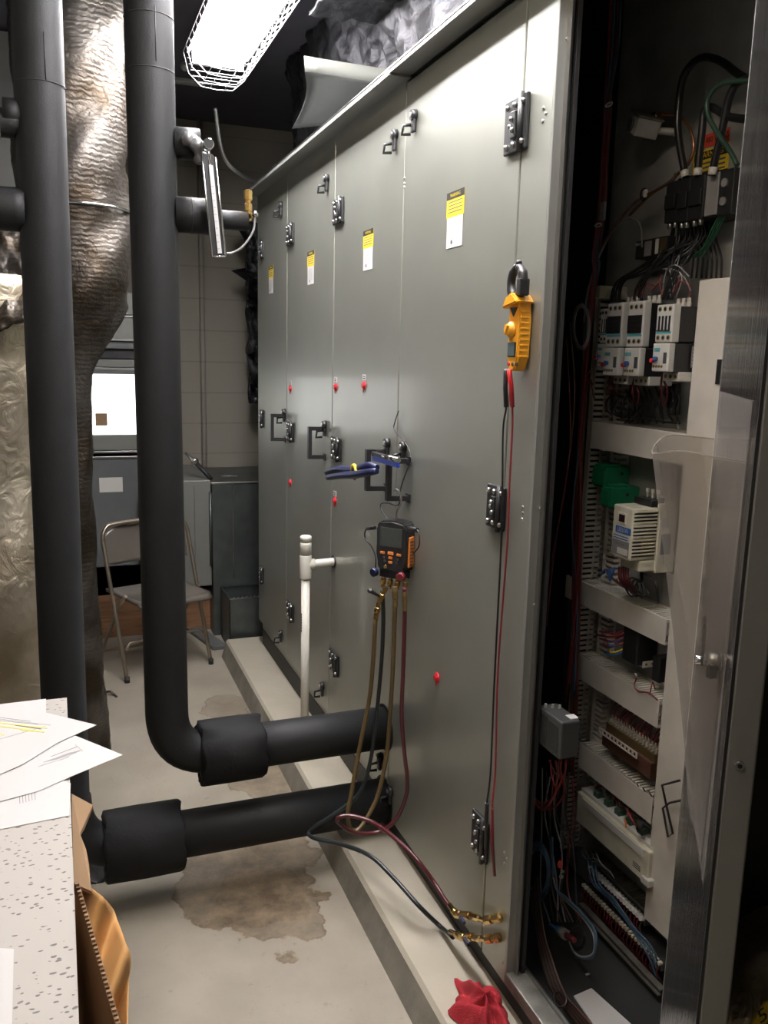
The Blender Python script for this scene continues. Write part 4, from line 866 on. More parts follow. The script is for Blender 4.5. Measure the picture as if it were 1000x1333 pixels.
for k in range(3): m.box((-.036, Y1 - .014, zb + Hh * (.50 + .07 * k)), (-.034, Y1 - .006, zb + Hh * (.53 + .07 * k)), 'labelk')
for k in range(3): m.cyl((-.034, Y1 - .016 - k * .018, zb + Hh * .10), (-.0365, Y1 - .016 - k * .018, zb + Hh * .10), .0045, ('red', 'labelk', 'labelk')[k], 10)
m.build('markings', t)
# test leads
m = MB(); P = [PX(*p) for p in ((659, 481, -.03), (658, 505, -.022), (659, 530, -.018), (655, 560, -.016), (654, 640, -.02), (652, 720, -.018), (648, 800, -.014), (643, 900, -.012), (639, 1000, -.012), (634, 1045, -.028), (633, 1068, -.022), (632, 1105, -.012))]
m.tube(cat(P), .0024, 'blacks', 8); m.tube(P[:3], .0055, 'black', 10); m.tube(P[-3:], [.005, .005, .003], 'black', 8); tag(m.build('test_lead'), 'black test lead hanging from the clamp meter down the door seam', 'test lead', 'clamp meter test leads')
m = MB(); P = [PX(*p) for p in ((663, 481, -.036), (666, 505, -.024), (667, 530, -.018), (667, 560, -.014), (663, 640, -.014), (661, 700, -.016), (655, 780, -.012), (648, 880, -.012), (645, 1000, -.012), (641, 1050, -.026), (641, 1100, -.02), (644, 1140, -.010))]
m.tube(cat(P), .0024, 'redw', 8); m.tube(P[:3], .0055, 'red', 10); m.tube(P[-3:], [.003, .005, .004], 'dredw', 8); tag(m.build('test_lead'), 'red test lead hanging from the clamp meter beside the door seam', 'test lead', 'clamp meter test leads')
# ------------------------------------------------------------------ PVC drain
p = PX(398, 735, -.12); pw = PX(436, 733, -.004); vy = p.y
t = thing('drain_pipe', 'white plastic drain pipe with tee standing on the pad beside the doors', 'drain pipe', (-.12, vy, CT)); m = MB()
zT = PX(398, 697, -.12).z; zt1 = PX(398, 706, -.12).z; zc = PX(398, 722, -.12).z; zb1 = PX(398, 753, -.12).z
m.cyl((-.12, vy, CT), (-.12, vy, zb1 + .01), .0165, 'pvc', 20)
for k in range(7): z = PX(398, 822, -.12).z + k * .011; m.box((-.1375, vy - .010, z), (-.1362, vy + .003, z + .008), 'pvct')
m.build('riser', t)
m = MB(); m.rcyl((-.12, vy, zb1), (-.12, vy, zc), [(0, .022), (.05, .0235), (.95, .0235), (1, .022)], 'pvc', 20); m.cyl((-.12, vy, p.z), (-.085, pw.y * .3 + vy * .7, p.z), .0215, 'pvc', 20); m.build('tee', t)
m = MB(); m.cyl((-.10, vy, p.z), (.02, vy + .02, p.z + .0), .0165, 'pvc', 20); m.build('branch', t)
m = MB(); m.rcyl((-.12, vy, zc + .002), (-.12, vy, zt1), [(0, .0225), (.9, .0225), (1, .021)], 'pvc', 20); m.rcyl((-.12, vy, zt1), (-.12, vy, zT), [(0, .016), (.25, .016), (.3, .0225), (.85, .0225), (1, .018)], 'pvc', 20); m.build('cap', t)
m = MB(); m.cyl((-.12, vy, zc), (-.12, vy, zc + .003), .0226, 'pvct', 20); m.build('joint_ring', t)
m = MB(); m.rcyl((-.004, vy + .018, p.z), (.0, vy + .018, p.z), [(0, .026), (1, .026)], 'black', 20); m.build('wall_grommet', t)
# ------------------------------------------------------------------ insulated pipes
def elbow(c0, c1, c2, n=10):
    """quadratic-ish arc between c0->c2 with corner c1"""
    return [c0 * (1 - u) ** 2 + c1 * 2 * u * (1 - u) + c2 * u * u for u in [i / n for i in range(n + 1)]]
YP = 2.50; YQ = 2.49
up_ = PX(503, 940, 0); lo_ = PX(500, 1025, 0)
r1 = .079
xb = PY(216, 880, YP).x; xt = PY(193, 0, YP).x; zE = PY(300, 975, YP).z
t = thing('insulated_pipe', 'black foam-covered pipe dropping from the ceiling and elbowing into the cabinet, upper of two', 'pipe', (xb, YP, zE - .08), 'insulated black pipes')
r1 = .064; rh = .080
m = MB(); zc_ = zE
vtop = V((xt, YP, 3.14)); vtop.x = xt - .0
P = [V((xt, YP, 3.149)), V((xt, YP, 2.60)), V((xb, YP, zc_ + .16))] + elbow(V((xb, YP, zc_ + .15)), V((xb, YP, zc_)), V((xb + .15, YP, zc_)), 12)
dense = []
for i in range(len(P) - 1):
    dense.append(P[i])
m.tube(P, [.064] * len(P), 'foam', 36, True); m.build('riser', t)
def seam(xc, yc, z, r, n=36): 
    return [V((xc + math.cos(2 * math.pi * k / n) * r, yc + math.sin(2 * math.pi * k / n) * r, z)) for k in range(n + 1)]
m = MB()
for (y_) in (25, 95):
    z = PY(193, y_, YP).z; m.tube(seam(xt, YP, z, .0645), .0012, 'rail', 5)
z0, z1 = PY(193, 88, YP).z, PY(193, 18, YP).z; m.tube([(xt + .01, YP - .0638, z0), (xt + .01, YP - .0638, z1)], .0012, 'rail', 5); m.build('insulation_seams', t)
def sleeve(a, b, r, t, name='coupling_sleeve'):
    m = MB(); a = V(a); b = V(b); d = (b - a); n = 40; prof = [(0, r * .80), (.0, r * .93), (.02, r), (.5, r * 1.01), (.98, r), (1, r * .93), (1, r * .80)]
    rings = m.rcyl(a, b, prof, 'foam2', n)
    for i, rg in enumerate(rings):
        for j, v in enumerate(rg): v.co += d.normalized() * (.006 * math.sin(j * .9 + i)) + V((0, random.uniform(-.001, .001), random.uniform(-.001, .001)))
    m.build(name, t)
xs0, xs1 = PY(263, 970, YP - .05).x, PY(344, 965, YP - .05).x
def tubeX(t, x0, x1, y, z, r, nm, slope=0.):
    m = MB(); m.tube([(x0, y, z), ((x0 + x1) / 2, y, z), (x1, y, z)], r, 'foam', 36); m.build(nm, t)
tubeX(t, xb + .13, .02, YP, zE, .070, 'horizontal_run')
sleeve((xs0, YP, zE), (xs1, YP, zE), .101, t)
m = MB(); m.cyl((-.002, YP, zE), (.003, YP, zE), .08, 'foam2', 36); m.build('wall_collar', t)
# lower pipe
xb2 = PY(84, 900, YQ).x; xt2 = PY(47, 0, YQ).x; zL = PY(300, 1075, YQ).z
t = thing('insulated_pipe', 'black foam-covered pipe at the far left, elbowing low under the other pipe', 'pipe', (xb2, YQ, zL - .08), 'insulated black pipes')
P = [V((xt2, YQ, 3.149)), V((xt2, YQ, 2.60)), V((xb2 - .005, YQ, zL + .18))] + elbow(V((xb2, YQ, zL + .17)), V((xb2, YQ, zL)), V((xb2 + .16, YQ, zL)), 12)
m = MB(); m.tube(P, .062, 'foam', 36); m.build('riser', t)
m = MB()
for y_ in (112,): m.tube(seam(xt2, YQ, PY(47, y_, YQ).z, .0625), .0012, 'rail', 5)
m.tube([(xt2 + .015, YQ - .0608, PY(47, 112, YQ).z), (xt2 + .015, YQ - .0608, PY(47, 50, YQ).z)], .0012, 'rail', 5); m.build('insulation_seams', t)
tubeX(t, xb2 + .12, .02, YQ, zL, .072, 'horizontal_run')
xs0, xs1 = PY(136, 1080, YQ - .05).x, PY(238, 1070, YQ - .05).x
sleeve((xs0, YQ, zL), (xs1, YQ, zL), .108, t)
m = MB(); m.cyl((-.002, YQ, zL), (.003, YQ, zL), .082, 'foam2', 36); m.build('wall_collar', t)
# branches of pipe 1 (right) with thermometer and brass valve
zu = PY(240, 187, YP).z; zl = PY(240, 280, YP).z
def branch(mb, x0, x1, z, r, y=YP): mb.tube([(x0, y, z), (x1, y, z)], r, 'foam', 28)
tb = thing('branch_fitting', 'short upper insulated branch with crinkled tape on the right pipe', 'pipe fitting', (xt + .1, YP, zu - .04)); m = MB()
x1 = PY(259, 187, YP).x; branch(m, xt + .055, x1, zu, .042); m.build('stub', tb)
m = MB(); q = cat([V((xt + .075, YP - .042, zu - .005)), V((xt + .105, YP - .048, zu + .004)), V((x1 - .01, YP - .046, zu - .026)), V((x1 + .005, YP - .03, zu - .05))], 6); m.tube(q, [.012 + .010 * math.sin(i * .5) ** 2 for i in range(len(q))], 'tape', 10); m.build('tape_wrap', tb)
tb = thing('branch_pipe', 'lower insulated branch leading right to the brass valve', 'pipe fitting', (xt + .1, YP, zl - .04)); m = MB()
x2 = PY(262, 281, YP).x; x3 = PY(322, 285, YP).x; branch(m, xt + .055, x2 + .02, zl, .048); m.build('thick_stub', tb); m = MB(); branch(m, x2, x3, zl - .004, .026); m.build('thin_run', tb)
m = MB(); m.tube([(xt + .10, YP + .049 * math.cos(q), zl + .049 * math.sin(q)) for q in [i * .35 for i in range(19)]], .0012, 'rail', 5); m.build('insulation_seams', tb)
xv = PY(323, 270, YP).x; zt_, zb_ = PY(323, 247, YP).z, PY(324, 288, YP).z
t = thing('brass_valve', 'small brass valve standing at the end of the insulated branch', 'valve', (xv, YP, zb_)); m = MB()
m.rcyl((xv, YP, zb_), (xv, YP, zt_), [(0, .010), (.3, .010), (.32, .012), (.55, .012), (.57, .008), (.66, .008), (.68, .0125), (.95, .0125), (1, .010)], 'brass', 8); m.build('body', t)
m = MB(); m.cyl((xv, YP - .005, zl + .008), (xv + .012, YP - .028, zl + .012), .007, 'brass', 10); m.sphere((xv + .014, YP - .031, zl + .013), .009, 'chrome'); m.build('side_port', t)
m = MB(); q = [PY(*p, YP - .03) for p in ((332, 278), (331, 295), (326, 308), (315, 322), (303, 329), (295, 330))]; m.tube(cat(q), .0032, 'greyw', 8); tag(m.build('capillary_line'), 'thin grey line curving from the brass valve to the thermometer foot', 'tube')
# thermometer
YT = YP - .075
a = PY(271, 195, YT); b = PY(285, 334, YT); tt_ = thing('thermometer', 'tilted chrome industrial thermometer with pale scale tube on the right pipe', 'thermometer', b)
d = (a - b).normalized(); sd = d.cross(V((0, -1, 0))).normalized(); wq = .018
if sd.x < 0: sd = -sd
top = PY(271, 200, YT)
m = MB(); m.prism([b - sd * wq, b - sd * wq * 1.0 + d * (top - b).length, top + sd * wq * .5, top + sd * wq * 1.0 - d * .012, b + sd * wq * 1.0], (0, .020, 0), 'black'); m.build('case', tt_)
m = MB(); fr = V((0, -.003, 0))
m.tube([b - sd * wq + fr, top - sd * wq + fr], .0028, 'chrome', 6); m.tube([b + sd * wq + fr, top + sd * wq + fr - d * .01], .0028, 'chrome', 6); m.tube([b - sd * wq + fr, b + sd * wq + fr], .003, 'chrome', 6); m.build('chrome_frame', tt_)
m = MB(); bar(m, b + sd * .003 + fr + d * .008, top + sd * .0035 + fr - d * .03, .011, .003, 'tubeglass', (0, -1, 0)); 
for k in range(10): c = b + sd * .001 + fr * 1.7 + d * (.02 + k * .018); m.tube([c - sd * .002, c + sd * .003], .0007, 'ink', 4)
m.build('scale', tt_)
m = MB(); pt = PY(271, 188, YT); m.cyl(top - d * .03 + sd * .002, pt, .004, 'chrome', 10); m.rcyl(pt + V((0, -.014, 0)), pt + V((0, .02, 0)), [(0, .012), (.1, .0145), (.9, .0145), (1, .012)], 'chrome', 18); m.tube([pt, pt + V((-.02, .02, 0)), V((PY(259, 187, YP).x - .012, YP - .01, zu))], .009, 'steel', 12); m.build('swivel_head', tt_)
# left branches of pipe 2
for (y_, r_, nm, lab) in ((160, .036, 'branch_fitting', 'ribbed dark stub sticking left from the far left pipe, near the top'), (272, .055, 'branch_pipe', 'thick insulated branch running left from the far left pipe')):
    z = PY(10, y_, YQ).z; m = MB(); m.tube([(xt2 - .05, YQ, z), (xt2 - .075, YQ, z), (xt2 - .4, YQ, z)], r_, 'foam', 28)
    if y_ == 160: m.tube([(xt2 - .05, YQ, z + .02), (xt2 - .09, YQ, z + .02)], .040, 'foam', 24)
    if y_ == 160:
        for k in range(8): m.tube([(xt2 - .10 - k * .008, YQ + (r_ + .001) * math.cos(q), z + (r_ + .001) * math.sin(q)) for q in [i * .35 for i in range(19)]], .002, 'greyw', 5)
    tag(m.build(nm), lab, 'pipe fitting')
# ------------------------------------------------------------------ foil covered ducts
from mathutils import noise as NZ
def nz(x, y, f, seed=0.): return NZ.fractal(V((x * f, y * f, seed)), 1.0, 2.0, 4)
def wrinkle(c, ang, k): return 1 + .05 * math.sin(3 * ang + k * 1.3) + .03 * math.sin(7 * ang + k * 2.1) + random.uniform(-.02, .02)
def foilduct(path, rad, mt, n=40, sq=1.):
    m = MB(); rings = []
    for i, (p, r) in enumerate(zip(path, rad)):
        ring = []
        for j in range(n):
            a2 = 2 * math.pi * j / n; rr = r * wrinkle(p, a2, i * .35)
            ring.append(m.bm.verts.new(V((p[0] + rr * math.cos(a2), p[1] + rr * math.sin(a2) * sq, p[2]))))
        rings.append(ring)
    fs = [m.bm.faces.new([rings[i][j], rings[i][(j + 1) % n], rings[i + 1][(j + 1) % n], rings[i + 1][j]]) for i in range(len(rings) - 1) for j in range(n)]
    m._fin(fs, mt, True); m._fin([m.bm.faces.new(rings[0]), m.bm.faces.new(rings[-1][::-1])], mt); return m
YF = 3.55
def edge(x, y): return PY(x, y, YF)
zs = [3.13 - i * .03 for i in range(105)]
path = []; rad = []
ty = [(0, 163), (100, 165), (250, 168), (330, 170), (370, 170), (400, 165), (430, 148), (455, 134), (480, 124), (510, 119), (600, 120), (700, 124), (850, 133), (930, 141), (1000, 146)]
def rx(z):
    pr = None
    for (a_, b_) in zip(ty, ty[1:]):
        za, zb_ = PY(a_[1], a_[0], YF), PY(b_[1], b_[0], YF)
        if za.z >= z >= zb_.z: u = (za.z - z) / (za.z - zb_.z); return za.x + (zb_.x - za.x) * u
    return PY(ty[0][1], 0, YF).x if z > 2 else PY(ty[-1][1], 1000, YF).x
for z in zs:
    if z < .03: continue
    x = rx(z); big = .20 if z > 1.9 else (.20 - .11 * min(1, (1.9 - z) / .42)); path.append((x - big, YF, z)); rad.append(big)
path.append((path[-1][0], YF, .002)); rad.append(rad[-1])
m = foilduct(path, rad, 'foil'); fd = thing('foil_duct', 'tall foil-wrapped duct narrowing to a slim column behind the black pipes', 'duct', (path[-1][0], YF, 0)); m.build('foil_wrap', fd)
m = MB(); q = [PY(x, y, YF - .21) for x, y in ((100, 272), (120, 276), (140, 279), (168, 283))]
zb_ = PY(120, 276, YF).z
m.tube([(path[30][0] + .207 * math.cos(a2), YF + .207 * math.sin(a2), zb_) for a2 in [i * .25 for i in range(27)]], .006, 'chrome', 6); m.build('band', fd)
# second foil duct, far left
a = PY(20, 440, 3.0); m = foilduct([(PY(48, 440 + 0, 3.0).x - .16, 3.0, z) for z in [1.92 - i * .04 for i in range(48)]] + [(PY(48, 440, 3.0).x - .16, 3.0, .003)], [.16 + .02 * math.sin(i * .3) for i in range(49)], 'foilw')
tag(m.build('foil_duct'), 'warm-toned foil-wrapped duct standing at the far left edge', 'duct')
m = MB(); a = PY(0, 330, 3.1)
m.grid(lambda u, v: PY(-30 + 120 * u, 300 + 90 * v + 50 * (1 - u) * v, 3.25 - .5 * v) + V((0, .03 * nz(u, v, 5), .012 * nz(u, v, 8, 2))), 50, 40, 'foil', th=.01)
tag(m.build('foil_sheet'), 'loose crinkled foil sheet sagging over the left foil duct', 'foil sheet')
a = PY(-30, 322, 3.3); b = PY(27, 322, 3.3); m = MB(); m.box((a.x - .3, 3.3, PY(10, 372, 3.3).z), (b.x, 3.9, a.z), 'galvd', .003); tag(m.build('duct_box'), 'plain grey duct box edge at the far left above the loose foil', 'duct')
# dark block behind upper left
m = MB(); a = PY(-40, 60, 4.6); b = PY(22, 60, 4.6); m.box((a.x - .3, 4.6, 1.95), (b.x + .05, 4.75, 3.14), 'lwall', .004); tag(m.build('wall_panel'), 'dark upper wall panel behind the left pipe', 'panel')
# foil covered ductwork under ceiling
m = MB()
def cf(u, v):
    p = PZ(225 + 420 * u, -70 + (95 if u > .6 else 95 * (.25 + .75 * u / .6)) * v, 2.96)
    return p
def ceilfoil(u, v):
    x = -.62 + 1.1 * u; y = 1.3 + 1.75 * v
    return V((x, y, 2.93 + .03 * math.sin(u * 11 + v * 5) + .02 * math.sin(v * 17 + u * 3) + .015 * math.sin(u * 31) + (.12 * max(0, u - .0) ** 2)))
a = PZ(560, 60, 2.95); 
def cf2(u, v):
    y = 1.4 + 1.75 * v + .1 * u; x = -.10 + .75 * u
    return V((x, y, 2.88 + .025 * abs(nz(u, v * 1.5, 3)) + .009 * nz(u, v * 2, 11, 3) + .10 * u))
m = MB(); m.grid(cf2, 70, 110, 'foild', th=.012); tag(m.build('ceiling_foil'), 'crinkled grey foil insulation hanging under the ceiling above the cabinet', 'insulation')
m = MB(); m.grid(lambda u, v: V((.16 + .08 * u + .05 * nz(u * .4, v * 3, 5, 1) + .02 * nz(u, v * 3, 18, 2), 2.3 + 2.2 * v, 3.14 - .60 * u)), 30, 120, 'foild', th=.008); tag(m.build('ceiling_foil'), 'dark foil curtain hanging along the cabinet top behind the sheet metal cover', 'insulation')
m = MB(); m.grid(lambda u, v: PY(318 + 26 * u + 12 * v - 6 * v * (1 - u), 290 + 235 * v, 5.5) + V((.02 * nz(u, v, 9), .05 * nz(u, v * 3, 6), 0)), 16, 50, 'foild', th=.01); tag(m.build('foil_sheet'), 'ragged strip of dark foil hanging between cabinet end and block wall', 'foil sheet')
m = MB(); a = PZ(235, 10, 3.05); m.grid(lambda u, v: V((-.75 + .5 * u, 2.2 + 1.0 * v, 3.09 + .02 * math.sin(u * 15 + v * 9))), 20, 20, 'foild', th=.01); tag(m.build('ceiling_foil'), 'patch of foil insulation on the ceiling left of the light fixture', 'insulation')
# sheet metal cover sticking out over the cabinet
zc2 = 1.70 + .96
A1, A2, A3, A4 = PZ(397, 93, zc2), PZ(490, 108, zc2), PZ(455, 142, zc2), PZ(380, 167, zc2)
m = MB(); t = thing('sheet_metal_cover', 'bent grey sheet metal cover jutting from the cabinet top towards the lamp', 'metal sheet', ((A1 + A4) / 2))
def cov(u, v):
    p = A1.lerp(A4, v).lerp(A2.lerp(A3, v) + V((.25, .0, 0)), u); return p + V((.03 * math.sin(math.pi * v) * (1 - u), 0, .0 + .015 * math.sin(math.pi * v)))
m.grid(cov, 12, 10, 'galvd', th=.002); m.build('panel', t)
m = MB(); up1 = PY(395, 73, A1.y).z - zc2; e = A2 + V((.25, 0, 0)); m.grid(lambda u, v: A1.lerp(e, u) + V((-.004 * v, -.002 * v, up1 * v)), 10, 2, 'beige', th=.002); m.build('lip', t)
# ------------------------------------------------------------------ fluorescent fixture
zf = 2.83; ye = 3.80; ys = 1.15; xl, xr = -.452, -.180; xm = (xl + xr) / 2
t = thing('strip_light', 'long fluorescent ceiling light with wire guard, glowing white', 'ceiling light', (xm, (ys + ye) / 2, zf - .06))
m = MB(); m.prism([(xl + .01, ys, zf + .07), (xl + .05, ys, zf + .14), (xr - .05, ys, zf + .14), (xr - .01, ys, zf + .07), (xr - .02, ys, zf + .07), (xr - .055, ys, zf + .13), (xl + .055, ys, zf + .13), (xl + .02, ys, zf + .07)], (0, ye - ys - .02, 0), 'fix')
m.box((xl + .03, ye - .035, zf + .03), (xr - .03, ye - .025, zf + .12), 'fix', .003); m.box((xl + .03, ys, zf + .078), (xr - .03, ye - .03, zf + .084), 'fix'); m.box((xm - .05, ys + .02, zf + .14), (xm + .05, ye - .04, zf + .20), 'fix', .004); m.build('reflector', t)
for k, x in enumerate((xm - .085, xm, xm + .085)):
    m = MB(); m.cyl((x, ys + .04, zf + .055), (x, ye - .06, zf + .055), .019, 'tube', 14); m.build('fluorescent_tube', t)
m = MB(); gp = [(xl, zf + .08), (xl + .02, zf + .0), (xl + .07, zf - .045), (xm, zf - .05), (xr - .07, zf - .045), (xr - .02, zf + .0), (xr, zf + .08)]
nn = 30
for k in range(nn + 1): y = ys + (ye - ys) * k / nn; m.tube([(x, y, z) for x, z in gp], .0016, 'fix', 5)
for x, z in [(xl + .02, zf), (xl + .07, zf - .045), (xm - .03, zf - .048), (xm + .03, zf - .048), (xr - .07, zf - .045), (xr - .02, zf), (xl, zf + .08), (xr, zf + .08)]:
    m.tube([(x, ys, z), (x, ye, z)], .0016, 'fix', 5)
for k in range(5): z = zf - .03 + k * .022; xx = .02 * k ** .5; m.tube([(xl + .055 - xx, ye, z), (xr - .055 + xx, ye, z)], .0018, 'fix', 5)
m.build('wire_guard', t)
m = MB(); q = [PY(*p) for p in ((240, 118, 4.3), (279, 160, 4.2), (290, 200, 4.2), (312, 226, 4.25), (338, 236, 4.4), (360, 215, 4.4))]; q = q[1:]
q[0] = PY(280, 140, 4.15)
m.tube(cat(q, 20), [.009 + .0022 * (i % 2) for i in range(len(cat(q, 20)))], 'steel', 10); tag(m.build('flexible_conduit'), 'flexible metal conduit curving from the light down behind the cabinet top', 'conduit')
m = MB(); a = PY(225, 102, 4.2); m.box((-.9, 4.2, a.z - .01), (-.3, 4.24, a.z + .01), 'steel', .002); m.box((-.88, 4.215, a.z), (-.87, 4.225, 3.15), 'steel'); m.box((-.33, 4.215, a.z), (-.32, 4.225, 3.15), 'steel'); m.sphere((PY(240, 88, 4.18).x, 4.16, PY(240, 88, 4.18).z), .02, 'steel'); tag(m.build('support_strut'), 'thin metal strut crossing under the ceiling at the lamp end', 'strut')
# second lamp of the aisle, above and left of the photographer
t = thing('strip_light', 'ceiling strip light above the camera position', 'ceiling light', (-1.25, .8, 2.95)); m = MB(); m.box((-1.4, .1, 3.02), (-1.1, 1.5, 3.14), 'fix', .004); m.build('reflector', t)
M['tube2'] = emis('warm_fluorescent_tube', (1.0, .84, .67), 40)
for x in (-1.32, -1.18): m = MB(); m.cyl((x, .12, 2.99), (x, 1.48, 2.99), .019, 'tube2', 12); m.build('fluorescent_tube', t)
# ------------------------------------------------------------------ rear equipment
YE = 5.25
t = thing('metal_enclosure', 'grey panelled metal enclosure with a bright lit window pane at the back', 'enclosure', (-.75, YE, .3)); x0 = -1.25; x1 = -.42
def yz(y): return PY(150, y, YE).z
m = MB()
for (ya, yb, mt_, dx) in ((380, 409, 'beige', .0), (413, 441, 'beige', 0), (444, 454, 'galvd', .01), (454, 467, 'rail', .04), (468, 478, 'beige', .0), (481, 487, 'galvd', -.01), (566, 586, 'beige', 0), (597, 900, 'galvd', .0)):
    m.box((x0, YE + dx, max(.15, yz(yb))), (x1, YE + .45, yz(ya)), mt_, .003)
m.box((x0, YE + .1, yz(590)), (x1, YE + .45, yz(480)), 'galvd'); m.build('panels', t)
for y_ in (411, 442, 480, 588, 595): m = MB(); m.box((x0, YE - .012, yz(y_ + 1.5)), (x1, YE + .01, yz(y_ - 1)), 'steel', .001); m.build('seam_rail', t)
m = MB(); m.box((x0, YE + .02, yz(566)), (x1, YE + .03, yz(487)), 'win'); w_ = m.build('window_pane', t)
m = MB(); a, b = PY(124, 538, YE + .015), PY(140, 554, YE + .015); m.box((a.x, YE + .012, b.z), (b.x, YE + .018, a.z), 'card'); m.build('sticker', t)
m = MB(); a, b = PY(129, 622, YE), PY(160, 640, YE); m.box((a.x, YE - .003, b.z), (b.x, YE + .001, a.z), 'offw'); m.build('label', t)
# beige cabinet + galvanised boxes
t = thing('metal_cabinet', 'pale grey low cabinet with seam and hinge, partly behind the right black pipe', 'cabinet', (-.4, 5.1, .28)); a = PY(242, 626, 5.0); b = PY(276, 762, 5.0); m = MB()
m.box((-.56, 5.0, b.z), (b.x, 5.75, a.z), 'beige', .004); m.build('body', t); m = MB(); xx = PY(253, 690, 5.0).x; m.box((xx, 4.996, b.z + .02), (xx + .005, 5.0, a.z - .03), 'galvd'); m.build('seam', t)
m = MB(); m.cyl((b.x - .004, 4.992, PY(276, 735, 5.0).z), (b.x - .004, 4.992, PY(276, 640, 5.0).z), .009, 'galv', 8); m.build('hinge', t)
xg = b.x
t = thing('galvanised_box', 'dark galvanised box with folded edges next to the cabinet end', 'metal box', (.1, 5.1, .3)); m = MB()
m.box((xg + .005, 4.98, .0), (.42, 5.75, PY(300, 630, 4.98).z), 'galv', .003); m.build('body', t)
m = MB(); zz = PY(300, 630, 4.98).z; m.box((xg + .0, 4.975, zz), (.42, 4.985, zz + .012), 'steel', .002); xs_ = PY(303, 690, 4.98).x; m.box((xs_, 4.976, .36), (xs_ + .006, 4.98, zz), 'steel'); m.build('folded_seam', t)
m = MB(); m.box((xg + .10, 5.2, zz + .012), (xg + .2, 5.23, zz + .02), 'galvd', .002); m.build('top_slot', t)
t = thing('slatted_tray', 'open galvanised tray with toothed edges on the floor behind the pad', 'metal tray', (0, 4.75, 0)); zr = PY(303, 780, 4.66).z; m = MB(); xa = PY(299, 800, 4.66).x
m.box((xa, 4.66, .0), (.3, 4.664, zr), 'galv'); m.box((xa, 4.66, 0), (xa + .004, 4.95, zr), 'galv'); m.box((xa, 4.945, 0), (.3, 4.95, zr), 'galv'); m.box((xa, 4.66, .02), (.3, 4.95, .03), 'galv'); m.build('tray', t); m = MB()
for k in range(16): x = xa + .015 + k * .024; m.obox((x, 4.664, zr - .004), (.010, 0, 0), (.012, .02, .006), (0, 0, .002), 'steel'); m.obox((x, 4.944, zr - .004), (.010, 0, 0), (.012, -.02, .006), (0, 0, .002), 'steel')
m.box((xa - .001, 4.658, zr - .002), (.3, 4.666, zr + .003), 'steel'); m.build('toothed_rim', t)
m = MB(); a = PZ(270, 790, .01); m.obox((-.22, 4.72, .0), (.09, 0, 0), (-.12, .5, 0), (0, 0, .02), 'galvd'); tag(m.build('floor_strip'), 'flat grey strip lying on the floor beside the toothed tray', 'metal strip')
# chrome fitting on the low cabinet
zz = PY(245, 622, 5.1).z; m = MB(); a = PY(254, 601, 5.1); b = PY(275, 624, 5.02); m.tube([a, b], .013, 'black', 10); m.sphere(a, .022, 'steel', (1, .6, 1)); m.cyl(a, a + V((0, -.02, 0)), .012, 'chrome', 12); m.tube([PY(242, 590, 5.2), PY(250, 598, 5.15), PY(252, 606, 5.1)], .008, 'steel', 8); tag(m.build('damper_lever'), 'black lever with round silver end on the low pale cabinet', 'lever')
# timber
t0 = PZ(140, 824, 0); m = MB(); m.box((-1.1, 5.12, .0), (-.14, 5.22, .24), 'wood', .004); tag(m.build('timber_beam'), 'rough brown timber on the floor behind the folding chair', 'timber')
m = MB(); m.box((-.9, 5.25, .0), (-.2, 5.5, .42), 'rail', .01); tag(m.build('dark_filler'), 'dark crate box for the dark void behind the brown timber', 'filler')  # black box added to stand in for the shade under the seat
# folding chair
ch = thing('folding_chair', 'taupe metal folding chair standing behind the right black pipe', 'chair', (-.5, 4.5, 0))
fl = PZ(168, 888, 0); fr = PZ(278, 868, 0); yb_ = 4.62
Wc = .46; fd_ = V((.955, .30, 0)).normalized(); bk = V((-.42, .90, 0))
def CP(u, d, z): return fl + fd_ * (Wc * u) + bk * d + V((0, 0, z))
topL = PY(131, 700, fl.y + .30)
def chair_front():
    P = [CP(-.02, 0, .008), CP(-.02, .13, .44), CP(-.02, .205, .70)] + [CP(-.02, .21, .72), CP(-.005, .218, .755), CP(.04, .226, .785), CP(.12, .23, .798), CP(.5, .232, .805), CP(.88, .23, .798), CP(.96, .226, .785), CP(1.005, .218, .755), CP(1.02, .21, .72), CP(1.02, .205, .70), CP(1.02, .13, .44), CP(1.02, 0, .008)]
    return P
m = MB(); m.tube(cat(chair_front(), 5), .011, 'chairmetal', 12); m.build('front_frame', ch)
m = MB(); m.tube(cat([CP(.02, .04, .16), CP(.06, .045, .185), CP(.12, .05, .195), CP(.5, .05, .195), CP(.88, .05, .195), CP(.94, .045, .185), CP(.98, .04, .16)], 4), .008, 'chairmetal', 10); m.build('front_stretcher', ch)
for u in (.05, .95): m = MB(); m.tube([CP(u, .38, .008), CP(u, .13, .38), CP(u, .05, .45)], .010, 'chairmetal', 10); m.build('rear_leg', ch)
m = MB(); m.tube([CP(.05, .34, .07), CP(.95, .34, .07)], .008, 'chairmetal', 10); m.build('rear_stretcher', ch)
m = MB()
def seatf(u, v): e = .02 * math.sin(math.pi * u); return CP(.06 + .88 * u, -.10 + .36 * v + (.0 if 0 < u < 1 else .015), .435 + .01 * v - .012 * math.sin(math.pi * u) * math.sin(math.pi * v) - (.025 if v == 0 else 0))
m.grid(seatf, 16, 14, 'taupe', th=.018); m.build('seat', ch)
m = MB(); m.grid(lambda u, v: CP(.0 + 1.0 * u if v > .8 else .0 + 1.0 * u, .205 + .025 * v - .0 + .035 * math.sin(math.pi * u), .585 + .205 * v - (.05 * (abs(2 * u - 1) ** 4) * v)), 18, 10, 'taupe', th=.006); m.build('backrest', ch)
for u in (-.02, 1.02): m = MB(); p_ = CP(u, 0, 0); m.cyl(p_, p_ + V((0, 0, .03)), .014, 'rail', 12); m.build('foot_cap', ch)
